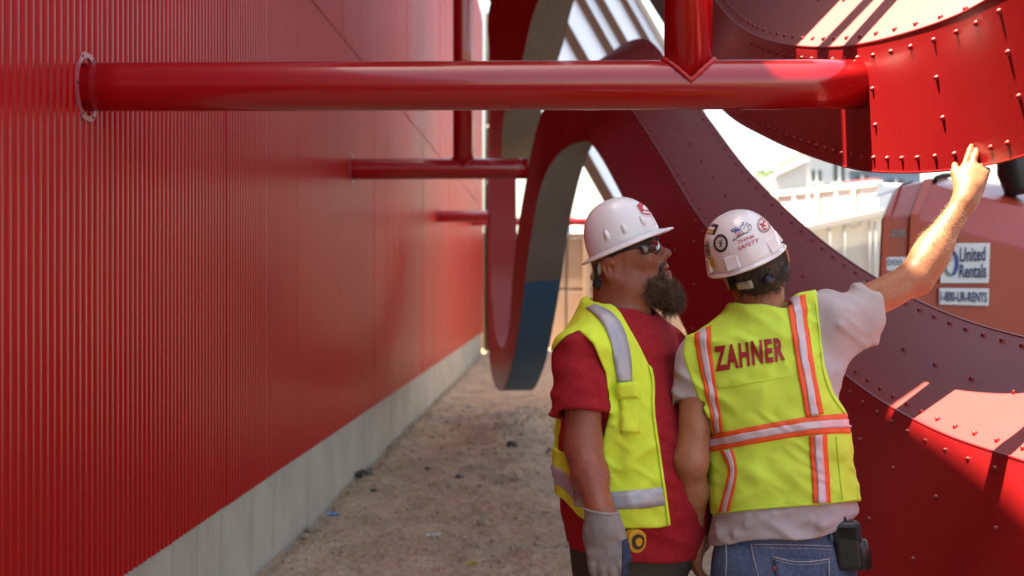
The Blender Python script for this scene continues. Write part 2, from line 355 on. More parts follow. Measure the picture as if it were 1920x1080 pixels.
rd = mk('road', [(x, y, .004) for x, y in ((2.3, -80), (120, -80), (120, 120), (2.3, 120))], [(0, 1, 2, 3)], M['asphalt'], smooth=False); tag(rd, 'unseen dark asphalt street beyond the building site, added to cut bounce', kind='structure')  # unseen dark sheets, added to cut the bounce from sunlit ground
rd = mk('road', [(x, y, .0045) for x, y in ((-80, -80), (2.295, -80), (2.295, 1.2), (-80, 1.2))], [(0, 1, 2, 3)], M['asphalt'], smooth=False); tag(rd, 'unseen dark asphalt yard added behind the camera to cut bounce', kind='structure')
for y in np.arange(-60, 100, 9.0):
    o = mk('lane_marking', [(x, yy, .009) for x, yy in ((14, y), (14.15, y), (14.15, y + 3.5), (14, y + 3.5))], [(0, 1, 2, 3)], M['roadline'], smooth=False); o['kind'] = 'structure'
def rock_vf(c, r, seed, sub=1, flat=.65):
    bm = bmesh.new(); bmesh.ops.create_icosphere(bm, subdivisions=sub, radius=1.0)
    rr = random.Random(seed); ax = (rr.uniform(.7, 1.3), rr.uniform(.7, 1.3), flat * rr.uniform(.8, 1.2)); a = rr.uniform(0, 6.28)
    v = []
    for p in bm.verts:
        k = rr.uniform(.78, 1.18); x, y, z = p.co.x * ax[0] * k, p.co.y * ax[1] * k, p.co.z * ax[2] * k
        v.append((c[0] + r * (x * math.cos(a) - y * math.sin(a)), c[1] + r * (x * math.sin(a) + y * math.cos(a)), c[2] + r * z))
    f = [tuple(q.index for q in p.verts) for p in bm.faces]; bm.free(); return v, f
def gnd(px, py):
    d = CAM[2] / ((py - 540) / FPX); p = P(px, py, d); p[2] = float(ground_z(p[0], p[1])[0]); return p
# loose gravel nobody could count
rr = random.Random(3); parts = []
for i in range(1900):
    if i < 900: y = rr.uniform(7.3, 19); x = rr.uniform(-1.5, .9)
    elif i < 1350: y = rr.gauss(15.3, 1.5); x = rr.gauss(-.05, .45)
    else: y = rr.uniform(7.2, 26); x = WX + .03 + abs(rr.gauss(0, .11))
    if x < WX + .02: continue
    r = min(.022, .0035 + rr.expovariate(1 / .0042)) * (1 if y < 11 else 1.5)
    parts.append(rock_vf((x, y, float(ground_z(x, y)[0]) + r * .3), r, i, 1 if r > .012 else 0))
V, F = join_vf(parts); g2 = mk('gravel', V, F, M['stone'], smooth=False); tag(g2, 'loose gravel and crumbs of stone scattered over the dirt', kind='stuff')
parts = []; rr = random.Random(8)
for i in range(1300):
    y = 7.3 + 14 * rr.random() ** 1.4; x = rr.uniform(-1.5, 1.2)
    if N1(np.array([[x * 1.3, y * .9, 4.]]))[0] < -.1: continue
    r = min(.03, .006 + rr.expovariate(1 / .006)); parts.append(rock_vf((x, y, float(ground_z(x, y)[0]) + r * .1), r, 5000 + i, 1, .5))
V, F = join_vf(parts); g3_ = mk('dirt_clods', V, F, M['dirt'], smooth=False); tag(g3_, 'crumbled clods of dry dirt trodden into the path', kind='stuff')
rocks = [((968, 908), .055, 'stone', 'grey jagged rock lying alone on the dirt left of the gloved worker'),
         ((905, 988), .042, 'stone', 'pale flat rock nearest the camera on the dirt'),
         ((925, 1020), .026, 'stone', 'small brown stone below the pale flat rock'),
         ((862, 900), .038, 'stone_dark', 'dark rounded stone in the middle of the dirt path'),
         ((803, 889), .026, 'stone_dark', 'small dark stone left of the dark rounded stone'),
         ((683, 893), .06, 'stone_dark', 'large black lump lying against the concrete base'),
         ((702, 868), .045, 'stone_dark', 'black lump behind the large one at the concrete base'),
         ((588, 985), .055, 'stone', 'grey rock at the foot of the concrete base near the blue litter'),
         ((575, 998), .036, 'stone', 'small pebble at the foot of the concrete base'),
         ((700, 922), .030, 'stone_dark', 'dark brown clod on the dirt just off the concrete base'),
         ((985, 822), .075, 'stone', 'broken grey rock at the right end of the rubble heap'),
         ((960, 838), .055, 'stone_dark', 'dark rock at the front of the rubble heap'),
         ((1000, 800), .06, 'stone', 'pale rock on top of the rubble heap'),
         ((1030, 848), .05, 'stone_dark', 'dark rock right of the rubble heap'),
         ((880, 770), .06, 'stone', 'lone grey rock left of the rubble heap')]
for i, ((px, py), r, m, lab) in enumerate(rocks):
    c = gnd(px, py); c[2] += r * .25
    v, f = rock_vf(c, r, 100 + i, 2, .6); o = mk('rock', v, f, M[m], smooth=False, origin=c); tag(o, lab, 'rock', 'rocks on the dirt')
def scrap(name, px, py, w, h, m, lab, cat, seed):
    c = gnd(px, py); r2 = random.Random(seed); n = 6; v = []
    for i in range(n):
        for j in range(4):
            v.append((c[0] + (i / (n-1) - .5) * w, c[1] + (j / 3 - .5) * h + r2.uniform(-.006, .006), c[2] + .012 + r2.uniform(-.006, .016)))
    f = [(i*4+j, (i+1)*4+j, (i+1)*4+j+1, i*4+j+1) for i in range(n-1) for j in range(3)]
    o = mk(name, v, f, M[m], smooth=False, origin=c); solid(o, .003); tag(o, lab, cat)
scrap('litter_scrap', 625, 958, .07, .09, 'litter_blue', 'crumpled blue scrap of litter beside the concrete base', 'litter', 1)
scrap('wood_splinter', 886, 1062, .07, .03, 'litter_yellow', 'small straw-coloured splinter on the dirt at the bottom edge', 'splinter', 2)
scrap('paper_scrap', 812, 1010, .08, .03, 'sign', 'pale scrap of paper lying on the dirt', 'litter', 3)

# ================================================================== ribbons
riv_me = {}
def rivet_mesh():
    if 'r' in riv_me: return riv_me['r']
    prof = [(.0092, 0), (.0092, .004), (.0078, .0055), (.0068, .0085), (.0045, .0112), (.0, .0120)]
    n = 10; v = []; f = []
    for r, z in prof[:-1]:
        v += [(r * math.cos(2*math.pi*k/n), r * math.sin(2*math.pi*k/n), z) for k in range(n)]
    v.append((0, 0, prof[-1][1]))
    for i in range(len(prof) - 2): f += [(i*n+k, i*n+(k+1) % n, (i+1)*n+(k+1) % n, (i+1)*n+k) for k in range(n)]
    b = (len(prof) - 2) * n; f += [(b+k, b+(k+1) % n, len(v)-1) for k in range(n)]
    me = bpy.data.meshes.new('rivet'); me.from_pydata(v, [], f); me.materials.append(M['ribbon'])
    me.polygons.foreach_set('use_smooth', [True] * len(f)); me.update(); riv_me['r'] = me; return me
class Ribbon:
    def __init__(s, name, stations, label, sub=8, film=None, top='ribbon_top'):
        A = np.array([[*st[0], *st[1], st[2], st[3], *st[4]] for st in stations], float)
        C = catmull(A, sub); s.sub = sub
        s.T = np.array([P(c[0], c[1], c[4]) for c in C]); s.B = np.array([P(c[2], c[3], c[5]) for c in C])
        s.W = C[:, 6:9]; s.TF = s.T + s.W; s.BF = s.B + s.W; s.n = len(C)
        c = s.B[s.B[:, 2].argmin()]
        s.root = empty(name, (c[0], c[1], c[2]), label, 'steel ribbon')
        def strip(nm, a, b, mt, i0=0, i1=None, flip=False):
            i1 = s.n - 1 if i1 is None else i1
            m = 5; pts = np.concatenate([a[i0:i1+1, None] * (1 - t) + b[i0:i1+1, None] * t for t in np.linspace(0, 1, m)], 1)
            k = i1 - i0 + 1; id_ = np.arange(k * m).reshape(k, m)
            q = np.stack([id_[:-1, :-1], id_[1:, :-1], id_[1:, 1:], id_[:-1, 1:]], -1).reshape(-1, 4)
            if flip: q = q[:, ::-1]
            return mk_fast(nm, pts.reshape(-1, 3), q, mt, s.root)
        s.side = strip('side_face', s.T, s.B, M['ribbon'])
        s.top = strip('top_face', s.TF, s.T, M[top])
        s.far = strip('far_face', s.BF, s.TF, M['ribbon'])
        s.soffit = []
        if film:
            i0, i1 = film
            strip('soffit', s.B, s.BF, M['steel'], 0, i0 * sub); strip('soffit', s.B, s.BF, M['steel'], i1 * sub, s.n - 1)
            strip('protective_film', s.B, s.BF, M['film'], i0 * sub, i1 * sub)
        else: strip('soffit', s.B, s.BF, M['steel'])
        # thin rolled edges where the sheets meet
        nS = np.cross(s.T - s.B, np.gradient(s.T, axis=0)); nS /= np.linalg.norm(nS, axis=1)[:, None]
        ctr = (s.T + s.B + s.TF + s.BF) / 4
        sg = np.sign(np.sum(nS * ((s.T + s.B) / 2 - ctr), 1)); s.nS = nS * sg[:, None]
        nT = np.cross(s.W, np.gradient(s.T, axis=0)); nT /= np.linalg.norm(nT, axis=1)[:, None]
        sg = np.sign(np.sum(nT * ((s.T + s.TF) / 2 - ctr), 1)); s.nT = nT * sg[:, None]
        tube('edge_trim', s.T, .004, M['ribbon'], s.root, 6); tube('edge_trim', s.B, .004, M['ribbon'], s.root, 6)
        tube('edge_trim', s.TF, .004, M['ribbon'], s.root, 6)
    def rivet(s, face, i, v):
        """a rivet at station i (float) and v across the face"""
        i = min(max(i, 0), s.n - 1.001); k = int(i); t = i - k
        lerp = lambda A: A[k] * (1 - t) + A[k+1] * t
        a, b, n, par = (lerp(s.T), lerp(s.B), lerp(s.nS), s.side) if face == 'side' else (lerp(s.T), lerp(s.TF), lerp(s.nT), s.top)
        link_obj('rivet', rivet_mesh(), par, a * (1 - v) + b * v - n * .001, frame_quat(n))
    def rows(s, face, spacing, i0, i1, vs, jit=0, phase=0.):
        acc = np.concatenate([[0], np.cumsum(np.linalg.norm(np.diff(s.T, axis=0), axis=1))])
        L0, L1 = np.interp([i0 * s.sub, i1 * s.sub], np.arange(s.n), acc)
        k = 0; x = L0 + phase * spacing
        while x < L1:
            i = float(np.interp(x, acc, np.arange(s.n)))
            for v in (vs(i) if callable(vs) else vs): s.rivet(face, i, v)
            x += spacing; k += 1
    def inset(s, face, m, end):
        o = s.B if face == 'side' else s.TF
        def fn(i):
            k = int(min(i, s.n - 1)); w = np.linalg.norm(o[k] - s.T[k]); r = min(.45, m / w)
            return [r if end == 0 else 1 - r]
        return fn
W1 = (.34, .0, .36)
rib1 = Ribbon('steel_ribbon', [
    ((1235, -230), (1120, -190), 13, 13, W1), ((1270, -150), (1165, -100), 11.5, 11.5, W1), ((1300, -70), (1218, 0), 9.8, 9.8, W1),
    ((1345, 5), (1290, 110), 8.3, 8.3, W1), ((1390, 52), (1357, 207), 7.0, 7.0, W1), ((1450, 78), (1440, 258), 6.1, 6.1, W1),
    ((1520, 88), (1520, 292), 5.45, 5.45, W1), ((1600, 85), (1612, 318), 4.88, 4.88, W1), ((1690, 65), (1720, 323), 4.45, 4.45, (.34, 0, .30)),
    ((1780, 35), (1830, 312), 4.13, 4.13, (.36, 0, .22)), ((1850, 0), (1920, 292), 3.85, 3.85, (.38, 0, .17)), ((1940, -55), (2030, 255), 3.6, 3.6, (.4, 0, .14)),
    ((2060, -150), (2180, 180), 3.35, 3.35, (.4, 0, .12)), ((2200, -290), (2360, 60), 3.1, 3.1, (.4, 0, .12))],
    'red riveted steel ribbon curving down at upper right where the man points', top='ribbon_dust_glare')
rib1.rows('side', .105, 4.4, 12, rib1.inset('side', .045, 1)); rib1.rows('side', .15, 4.4, 12, rib1.inset('side', .045, 0))
rib1.rows('side', .46, 7.35, 12, [.36, .64]); rib1.rows('top', .16, 3, 12, rib1.inset('top', .04, 0)); rib1.rows('top', .4, 3, 12, [.5])
WB = (.38, .0, .28)
WC = (.36, .30, .26)
ribB = Ribbon('steel_ribbon', [
    ((2500, 1030), (2300, 1800), 2.7, 2.7, WB), ((2180, 950), (2000, 1500), 3.3, 3.3, WB), ((1920, 865), (1800, 1310), 3.9, 3.9, WB), ((1750, 805), (1610, 1130), 4.6, 4.62, (.38, .05, .28)),
    ((1600, 715), (1475, 915), 5.6, 5.7, (.37, .15, .28)), ((1450, 575), (1335, 715), 6.9, 7.15, (.36, .25, .27)), ((1320, 420), (1212, 460), 8.2, 8.6, WC),
    ((1240, 290), (1150, 335), 9.5, 9.9, WC), ((1185, 207), (1113, 274), 10.5, 10.8, (.36, .25, .28)), ((1125, 138), (1093, 265), 11.1, 11.1, (.37, .1, .28)),
    ((1060, 152), (1062, 276), 11.5, 11.2, (.36, 0, .22)), ((1020, 205), (1036, 302), 11.7, 11.3, (.33, 0, .15)), ((1000, 270), (1017, 340), 11.8, 11.35, (.32, 0, .1)),
    ((985, 350), (1004, 390), 11.9, 11.4, (.31, 0, .06)), ((972, 430), (994, 450), 12.0, 11.5, (.30, 0, .04)), ((963, 510), (983, 530), 12.2, 11.6, (.30, 0, .03)),
    ((958, 580), (973, 610), 12.6, 11.9, (.29, 0, .02)), ((951, 635), (959, 685), 13.2, 12.5, (.29, 0, 0)), ((941, 652), (941, 732), 14.2, 13.9, (.29, 0, 0)),
    ((929, 625), (922, 700), 15.6, 15.8, (.3, 0, 0)), ((922, 550), (914, 590), 16.6, 17.1, (.31, 0, 0)), ((920, 440), (914, 460), 17.1, 17.6, (.31, 0, 0)),
    ((920, 330), (915, 340), 17.5, 18, (.31, 0, 0)), ((921, 200), (916, 200), 17.9, 18.4, (.31, 0, 0)), ((921, 60), (917, 60), 18.3, 18.8, (.31, 0, 0))],
    'long red steel ribbon sweeping from lower right into an arch and down to blue film', film=(15, 19))
ribB.rows('side', .19, 1, 8.5, ribB.inset('side', .045, 0)); ribB.rows('side', .19, 4, 8.5, ribB.inset('side', .045, 1), phase=.5)
ribB.rows('side', .42, 1.4, 6, [.30, .62]); ribB.rows('top', .17, 1, 9, ribB.inset('top', .04, 0)); ribB.rows('top', .17, 1, 9, ribB.inset('top', .04, 1), phase=.4)
ribB.rows('top', .37, 1, 9, [.5])
WA = (.36, 0, .1)
ribA = Ribbon('steel_ribbon', [
    ((1120, -330), (1170, -230), 11.5, 11.3, WA), ((1000, -190), (1090, -120), 12.4, 12, WA), ((921, 0), (1010, 0), 13.2, 12.6, WA), ((919, 115), (978, 115), 13.5, 12.9, WA),
    ((920, 210), (946, 210), 13.8, 13.2, WA), ((921, 265), (941, 280), 14.1, 13.5, WA), ((926, 295), (944, 318), 14.6, 14.1, WA), ((937, 302), (950, 333), 15.2, 15, WA),
    ((947, 290), (958, 318), 16, 16.1, WA), ((951, 240), (960, 255), 16.6, 17, WA), ((955, 120), (960, 120), 17.2, 17.8, WA), ((960, -40), (965, -40), 17.8, 18.4, WA)],
    'red steel ribbon with grey underside dropping from the top behind the long pipe')

# ================================================================== pipes
R_P = 0.0838
def flange(c, parent, r=.121):
    """wavy bolted plate at the wall end of a pipe, normal along x"""
    n = 48; ring = []
    for k in range(n):
        a = 2*math.pi*k/n; rr_ = r * (1 + .035 * math.cos(6 * a)); ring.append((rr_ * math.cos(a), rr_ * math.sin(a)))
    inner = [(.1 * math.cos(2*math.pi*k/n), .1 * math.sin(2*math.pi*k/n)) for k in range(n)]
    v = []
    for x in (c[0] + .0, c[0] + .010):
        v += [(x, c[1] + p, c[2] + q) for p, q in ring] + [(x, c[1] + p, c[2] + q) for p, q in inner]
    f = []
    for k in range(n):
        j = (k + 1) % n
        f += [(2*n+k, 2*n+j, 3*n+j, 3*n+k), (k, n+k, n+j, j), (k, j, 2*n+j, 2*n+k), (n+k, 3*n+k, 3*n+j, n+j)]
    o = mk('flange', v, f, M['flange'], parent, smooth=False)
    for k in range(6):
        a = 2*math.pi*(k + .5)/6 + math.pi/6
        y, z = c[1] + .113 * math.cos(a), c[2] + .113 * math.sin(a)
        tube('bolt', [(c[0] + .006, y, z), (c[0] + .0115, y, z)], .006, M['dark'], o, 8)
    v, f = tube_vf([(c[0] - .035, c[1], c[2]), (c[0] + .001, c[1], c[2])], .1, 32, False); mk('collar', v, f, M['dark'], parent)
def wall_pipe(y, z, x1, label, branch=None, up=None):
    r = empty('pipe', (WX, y, z), label, 'pipe')
    path = [(WX - .05, y, z), (x1, y, z)]
    v, f = tube_vf(np.linspace(path[0], path[1], 14), R_P, 48); mk('tube', v, f, M['pipe'], r)
    flange((WX + .018, y, z), r)
    if branch is not None:
        v, f = tube_vf(np.linspace((branch, y, z), (branch, y, up), 6), R_P * .98, 48); mk('branch_tube', v, f, M['pipe'], r)
        pts = []
        for k in range(65):                               # fillet weld round the saddle joint
            a = 2*math.pi*k/64; rr_ = R_P * 1.0
            dx, dy = rr_ * math.cos(a), rr_ * math.sin(a)
            pts.append((branch + dx * 1.03, y + dy * 1.03, z + math.sqrt(max(R_P**2 - dy**2, 0)) + .002))
        rads = [.0085 + .0012 * math.sin(k * 2.1) for k in range(65)]
        v, f = tube_vf(pts, rads, 8, False); mk('weld_bead', v, f, M['weld'], r)
    return r
yp = 4.86
wall_pipe(yp, 2.262, 1.10, 'thick red pipe nearest the camera crossing above both workers', branch=.479, up=7.4)
wall_pipe(11.5, 2.535, -.16, 'red pipe of middle distance running below the nearest pipe', branch=-.685, up=7.6)
wall_pipe(20.4, 2.60, -.70, 'short red pipe farthest along the wall that shows its flange')
wall_pipe(30.0, 2.97, 1.6, 'thin distant red pipe glimpsed behind the bearded man hard hat')
# ================================================================== unseen ribbons and tie added above the frame, shaped to throw the striped shade
def shade_ribbon(x0, x1, y0, y1, z, amp, ph, label):
    n = 40; ys_ = np.linspace(y0, y1, n); zz = z + amp * np.sin(ph + (ys_ - y0) * .55)
    r = empty('steel_ribbon', ((x0+x1)/2, y0, z), label, 'steel ribbon')
    c = np.array([[(x0, y, q), (x1, y, q + .15), (x1, y, q + .5), (x0, y, q + .35)] for y, q in zip(ys_, zz)])
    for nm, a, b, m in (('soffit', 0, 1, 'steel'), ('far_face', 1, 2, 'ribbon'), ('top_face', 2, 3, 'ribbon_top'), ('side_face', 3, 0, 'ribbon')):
        v = np.concatenate([c[:, a], c[:, b]]); f = [(i, i+1, n+i+1, n+i) for i in range(n-1)]
        mk(nm, v, f, M[m], r)
    for e in (0, n - 1): mk('end_plate', c[e], [(0, 1, 2, 3)], M['ribbon'], r, smooth=False)
shade_ribbon(-1.3, -.62, 4.80, 13.5, 6.0, .12, 0, 'unseen red steel ribbon added overhead for shade, closest to the wall')
shade_ribbon(-.58, .10, 5.47, 13.5, 6.0, .2, 0, 'narrow unseen red steel ribbon added overhead for shade, between two wider ones')
shade_ribbon(.16, .95, 5.60, 12.5, 6.15, .3, 1.2, 'unseen red steel ribbon added overhead for shade, second from the wall')
shade_ribbon(1.00, 1.9, 5.9, 12.5, 6.0, .3, 2.3, 'unseen red steel ribbon added overhead for shade, farthest from the wall')
sy = SUN.y / SUN.z
wall_pipe(5.30 + sy * 3.6, 6.0, .02, 'unseen red pipe added overhead for its shadow stripe, tying the ribbon to the wall')  # unseen pipe, set back along the sun direction to cast one stripe

# ================================================================== background left and middle
tw = empty('block_wall', (0, 37.0, 0), 'tan panelled boundary wall across the far end of the dirt path', 'wall')
for r, (z0, z1) in enumerate(((.0, 1.50), (1.56, 2.86))):
    for k, x in enumerate(np.arange(-4.5, 5.4, 2.5)):
        box('panel', (x + .02 + (r % 2) * .0, 37.0, z0 - .1 * (r == 0)), (x + 2.46, 37.16, z1), M['tan'], tw, bevel=.02)
box('backing', (-4.5, 37.06, -.1), (5.5, 37.14, 2.84), M['tan_joint'], tw); box('coping', (-4.55, 36.93, 2.87), (5.55, 37.22, 3.0), M['tan_joint'], tw, bevel=.02)
for x in (-1.98, 1.02, 3.6): box('post', (x - .09, 36.84, -.1), (x + .09, 36.99, 2.86), M['tan'], tw, bevel=.02)
kb = box('kerb', (-1.4, 33.2, -.05), (6, 33.5, .11), M['palegrey'], bevel=.02, origin=(0, 33.2, 0)); tag(kb, 'low pale kerb crossing the far end of the dirt path', 'kerb')
sc_ = empty('scaffold_tower', (.55, 41, 0), 'dark scaffold tower rising behind the tan wall', 'scaffold')
for x in (.42, .62):
    for y in (41, 42): tube('post', [(x, y, 0), (x, y, 5.2)], .035, M['black'], sc_, 8)
for z in np.arange(1.0, 5.2, .55):
    box('platform', (.38, 40.95, z), (.66, 42.05, z + .09), M['palegrey' if int(z*10) % 2 else 'black'], sc_)
tk = empty('storage_tank', (.95, 40, 0), 'white round-topped tank showing above the tan wall', 'tank')
prof = [(0, 3.62), (.15, 3.6), (.27, 3.5), (.33, 3.32), (.33, .0)]
v = []; n = 20
for r, z in prof: v += [(.98 + r * math.cos(2*math.pi*k/n), 40 + r * math.sin(2*math.pi*k/n), z) for k in range(n)]
f = [(i*n+k, (i+1)*n+k, (i+1)*n+(k+1) % n, i*n+(k+1) % n) for i in range(len(prof)-1) for k in range(n)]
mk('tank_body', v, f, M['white'], tk)
tube('outlet_pipe', [(.98, 39.66, 3.1), (.98, 39.5, 3.1), (.98, 39.5, 0)], .04, M['palegrey'], tk)
br = empty('barrel_stand', (.52, 40.2, 0), 'blue barrel on a post left of the white tank', 'barrel')
tube('barrel', [(.5, 40.2, 2.9), (.5, 40.2, 2.95), (.5, 40.2, 3.3), (.5, 40.2, 3.42), (.5, 40.2, 3.45)], [.11, .13, .135, .13, .11], M['signblue2'], br, 16); tube('post', [(.5, 40.2, 0), (.5, 40.2, 2.9)], .05, M['black'], br)
sh = empty('shed', (2, 60, 0), 'low blue grey shed far beyond the scaffold tower', 'shed')
box('wall', (-.2, 60, 0), (3.2, 66, 4.1), M['bluegrey'], sh)
hull_quad('roof', [(-.35, 59.8, 4.1), (3.35, 59.8, 4.1), (3.35, 59.8, 4.25), (1.5, 59.8, 4.75), (-.35, 59.8, 4.25)], [(-.35, 66.2, 4.1), (3.35, 66.2, 4.1), (3.35, 66.2, 4.25), (1.5, 66.2, 4.75), (-.35, 66.2, 4.25)], M['palegrey'], sh)
# dark utility pole at the far corner of the building
up = empty('utility_pole', (-1.52, 35.2, 0), 'dark pole with white insulators at the far end of the red wall', 'pole')
tube('pole', [(-1.50, 35.3, 0), (-1.50, 35.3, 8.4)], [.09, .07], M['strap'], up, 12)
for z in (4.2, 4.6, 5.6): tube('insulator', [(-1.46, 35.2, z), (-1.40, 35.1, z - .16), (-1.36, 35.05, z - .2)], [.035, .05, .03], M['white'], up, 8)
for z in (3.1, 3.4): box('bracket', (-1.52, 35.1, z), (-1.2, 35.18, z + .06), M['palegrey'], up)
tube('conduit', [(-.98, 35.6, 0), (-.98, 35.6, 5.0)], .03, M['panel'], up, 8)

# slatted canopy seen through and above the arch
cn = empty('canopy', tuple(P(1150, 470, 18)), 'pale canopy with brown diagonal beams seen behind the ribbon arch', 'canopy')
SL = .57; ya, yb = -90., 430.
def band(nm, xa, xb, m, lift, t):
    fr = [P(xa + ya*SL, ya, 18 - lift), P(xb + ya*SL, ya, 18 - lift), P(xb + yb*SL, yb, 20 - lift), P(xa + yb*SL, yb, 20 - lift)]
    return hull_quad(nm, fr, [np.array(p) + FWD * t for p in fr], M[m], cn)
bl = [(922, 15), (1024, 14), (1085, 10), (1121, 9), (1168, 5), (1196, 4)]
for (x, w), (x2, w2) in zip(bl[:-1], bl[1:]): band('panel', x + w + 1, x2 - 1, 'panel', 0, .05)
for x, w in bl: band('beam', x - 3, x + w + 3, 'brown' if x < 1190 else 'palegrey', .1, .18)
for x in (1205, 1250): tube('post', [P(x, 500, 18.3), np.array([*P(x, 500, 18.3)[:2], 0])], .06, M['brown'], cn)

# ================================================================== background right
cv = empty('storage_container', tuple(np.array([*P(1560, 500, 24)[:2], 0])), 'white storage container with brown uprights beyond the ribbons', 'container')
def cpt(u, z, out=0.):
    a = np.array([*P(1380, 0, 27)[:2], 0]); b = np.array([*P(1645, 0, 23)[:2], 0]); w = unit_(b - a); n = np.array([w[1], -w[0], 0]); return a + (b - a) * u + n * out + UPV * z
def unit_(v): return v / np.linalg.norm(v)
zt = P(0, 346, 23.3)[2]
def cbox(nm, u0, u1, z0, z1, o0, o1, m, b=.01): return hull_quad(nm, [cpt(u0, z0, o1), cpt(u1, z0, o1), cpt(u1, z1, o1), cpt(u0, z1, o1)], [cpt(u0, z0, o0), cpt(u1, z0, o0), cpt(u1, z1, o0), cpt(u0, z1, o0)], M[m], cv, bevel=b)
cbox('body', 0, 1, .15, zt, -2.4, 0, 'white', .03)
for u in (.62, .86): cbox('upright', u, u + .022, 1.5, zt - .06, .004, .07, 'cream')
cbox('top_rail', -.005, 1.005, zt - .05, zt + .04, -.1, .05, 'white')
cbox('end_cap', .80, 1.0, zt + .045, zt + .08, -.1, .05, 'flange')
for u in (.2, .32, .45, .55, .74): cbox('rib', u, u + .018, .2, zt - .06, .004, .035, 'white')
ck = empty('cream_container', tuple(np.array([*P(1600, 500, 19)[:2], 0])), 'cream steel container with door bars in front of the white one', 'container')
a0, a1 = P(1500, 432, 19), P(1655, 398, 19)
hull_quad('body', [(a0[0], a0[1], .1), (a1[0], a1[1], .1), tuple(a1), tuple(a0)], [(a0[0], a0[1] + 4, .1), (a1[0], a1[1] + 4, .1), (a1[0], a1[1] + 4, a1[2]), (a0[0], a0[1] + 4, a0[2])], M['cream'], ck, bevel=.02)
b0, b1 = P(1498, 424, 18.9), P(1656, 390, 18.9); 
hull_quad('lid_rail', [P(1498, 440, 18.85), P(1657, 405, 18.85), P(1657, 391, 18.85), P(1498, 426, 18.85)], [P(1498, 440, 18.98), P(1657, 405, 18.98), P(1657, 391, 18.98), P(1498, 426, 18.98)], M['cream'], ck, bevel=.01)
for px in (1555, 1583, 1630, 1641): tube('door_bar', [P(px, 415, 18.93), P(px, 560, 18.93)], .016, M['palegrey'], ck, 8)
arc = [P(1602 + 14 * math.cos(a), 412 + 13 * math.sin(a), 18.9) for a in np.linspace(0, math.pi, 12)]; tube('lifting_ring', arc, .014, M['palegrey'], ck, 8)
def far_house(lo, hi, m, label, wins, roof=None):
    r = empty('far_building', ((lo[0]+hi[0])/2, lo[1], 0), label, 'building')
    box('wall', lo, hi, M[m], r, bevel=.03)
    box('cornice', (lo[0]-.15, lo[1]-.15, hi[2]), (hi[0]+.15, hi[1]+.1, hi[2]+.25), M[roof or m], r, bevel=.03)
    for (a, b, c, d) in wins:
        w = box('window', (a, lo[1]-.06, c), (b, lo[1]-.004, d), M['glassdark'], r); box('sill', (a-.08, lo[1]-.12, c-.1), (b+.08, lo[1]-.005, c-.004), M['white'], w)
        box('frame', ((a+b)/2-.04, lo[1]-.09, c), ((a+b)/2+.04, lo[1]-.062, d), M['white'], w)
q = lambda px, d: P(px, 0, d)[0]; zq = lambda py, d: P(0, py, d)[2]
far_house((q(1590, 58), 58, 0), (q(1722, 58), 66, zq(322, 58)), 'bluegrey', 'blue grey far building right of the white container', [(q(1600, 58), q(1625, 58), zq(345, 58), zq(330, 58)), (q(1660, 58), q(1690, 58), zq(360, 58), zq(338, 58))], 'palegrey')
far_house((q(1508, 52), 52, 0), (q(1588, 52), 58, zq(285, 52)), 'palegrey', 'pale grey far building with a dark window above the white container', [(q(1519, 52), q(1537, 52), zq(342, 52), zq(320, 52)), (q(1560, 52), q(1580, 52), zq(342, 52), zq(310, 52))], 'white')
lh = empty('gabled_shed', (q(1470, 46), 46, 0), 'pale shed with sloping roof left of the far grey building', 'shed')
hull_quad('wall', [(q(1400, 46), 46, 0), (q(1511, 46), 46, 0), (q(1511, 46), 46, zq(302, 46)), (q(1452, 46), 46, zq(330, 46)), (q(1400, 46), 46, zq(334, 46))], [(q(1400, 46), 51, 0), (q(1511, 46), 51, 0), (q(1511, 46), 51, zq(302, 46)), (q(1452, 46), 51, zq(330, 46)), (q(1400, 46), 51, zq(334, 46))], M['palegrey'], lh)
hull_quad('roof', [(q(1513, 46), 45.8, zq(303, 46)), (q(1513, 46), 45.8, zq(297, 46)), (q(1450, 46), 45.8, zq(326, 46)), (q(1450, 46), 45.8, zq(332, 46))], [(q(1513, 46), 51.2, zq(303, 46)), (q(1513, 46), 51.2, zq(297, 46)), (q(1450, 46), 51.2, zq(326, 46)), (q(1450, 46), 51.2, zq(332, 46))], M['white'], lh)
def tree(c, h, rad, seed, label, nleaf=2600):
    r = empty('tree', c, label, 'tree'); rr_ = random.Random(seed)
    c = np.array(c); parts = [tube_vf([c, c + (0.1, 0, h*.35), c + (-.05, .1, h*.7), c + (0, 0, h*.95)], [.22, .17, .1, .03], 8)]
    for k in range(9):
        z = h * rr_.uniform(.35, .75); a = rr_.uniform(0, 6.28); l = rad * rr_.uniform(.5, .9)
        parts.append(tube_vf([c + (0, 0, z), c + (l*.5*math.cos(a), l*.5*math.sin(a), z + l*.35), c + (l*math.cos(a), l*math.sin(a), z + l*.5)], [.08, .05, .02], 6))
    V, F = join_vf(parts); mk('trunk', V, F, M['bark'], r)
    v = []; f = []
    blobs = [(c + (rr_.gauss(0, rad*.45), rr_.gauss(0, rad*.45), h * rr_.uniform(.5, .98)), rad * rr_.uniform(.22, .42)) for _ in range(14)]
    for k in range(nleaf):
        b, br_ = blobs[k % 14]; d = np.array([rr_.gauss(0, 1) for _ in range(3)]); d /= np.linalg.norm(d); p = b + d * br_ * rr_.uniform(.55, 1.05)
        u = np.array([rr_.gauss(0, 1) for _ in range(3)]); u /= np.linalg.norm(u); w = np.cross(u, d); w /= np.linalg.norm(w) + 1e-9; s = rr_.uniform(.08, .17)
        i = len(v); v += [p - u*s, p + w*s*.6, p + u*s, p - w*s*.6]; f.append((i, i+1, i+2, i+3))
    mk('crown', v, f, M['leaf'], r, smooth=False)
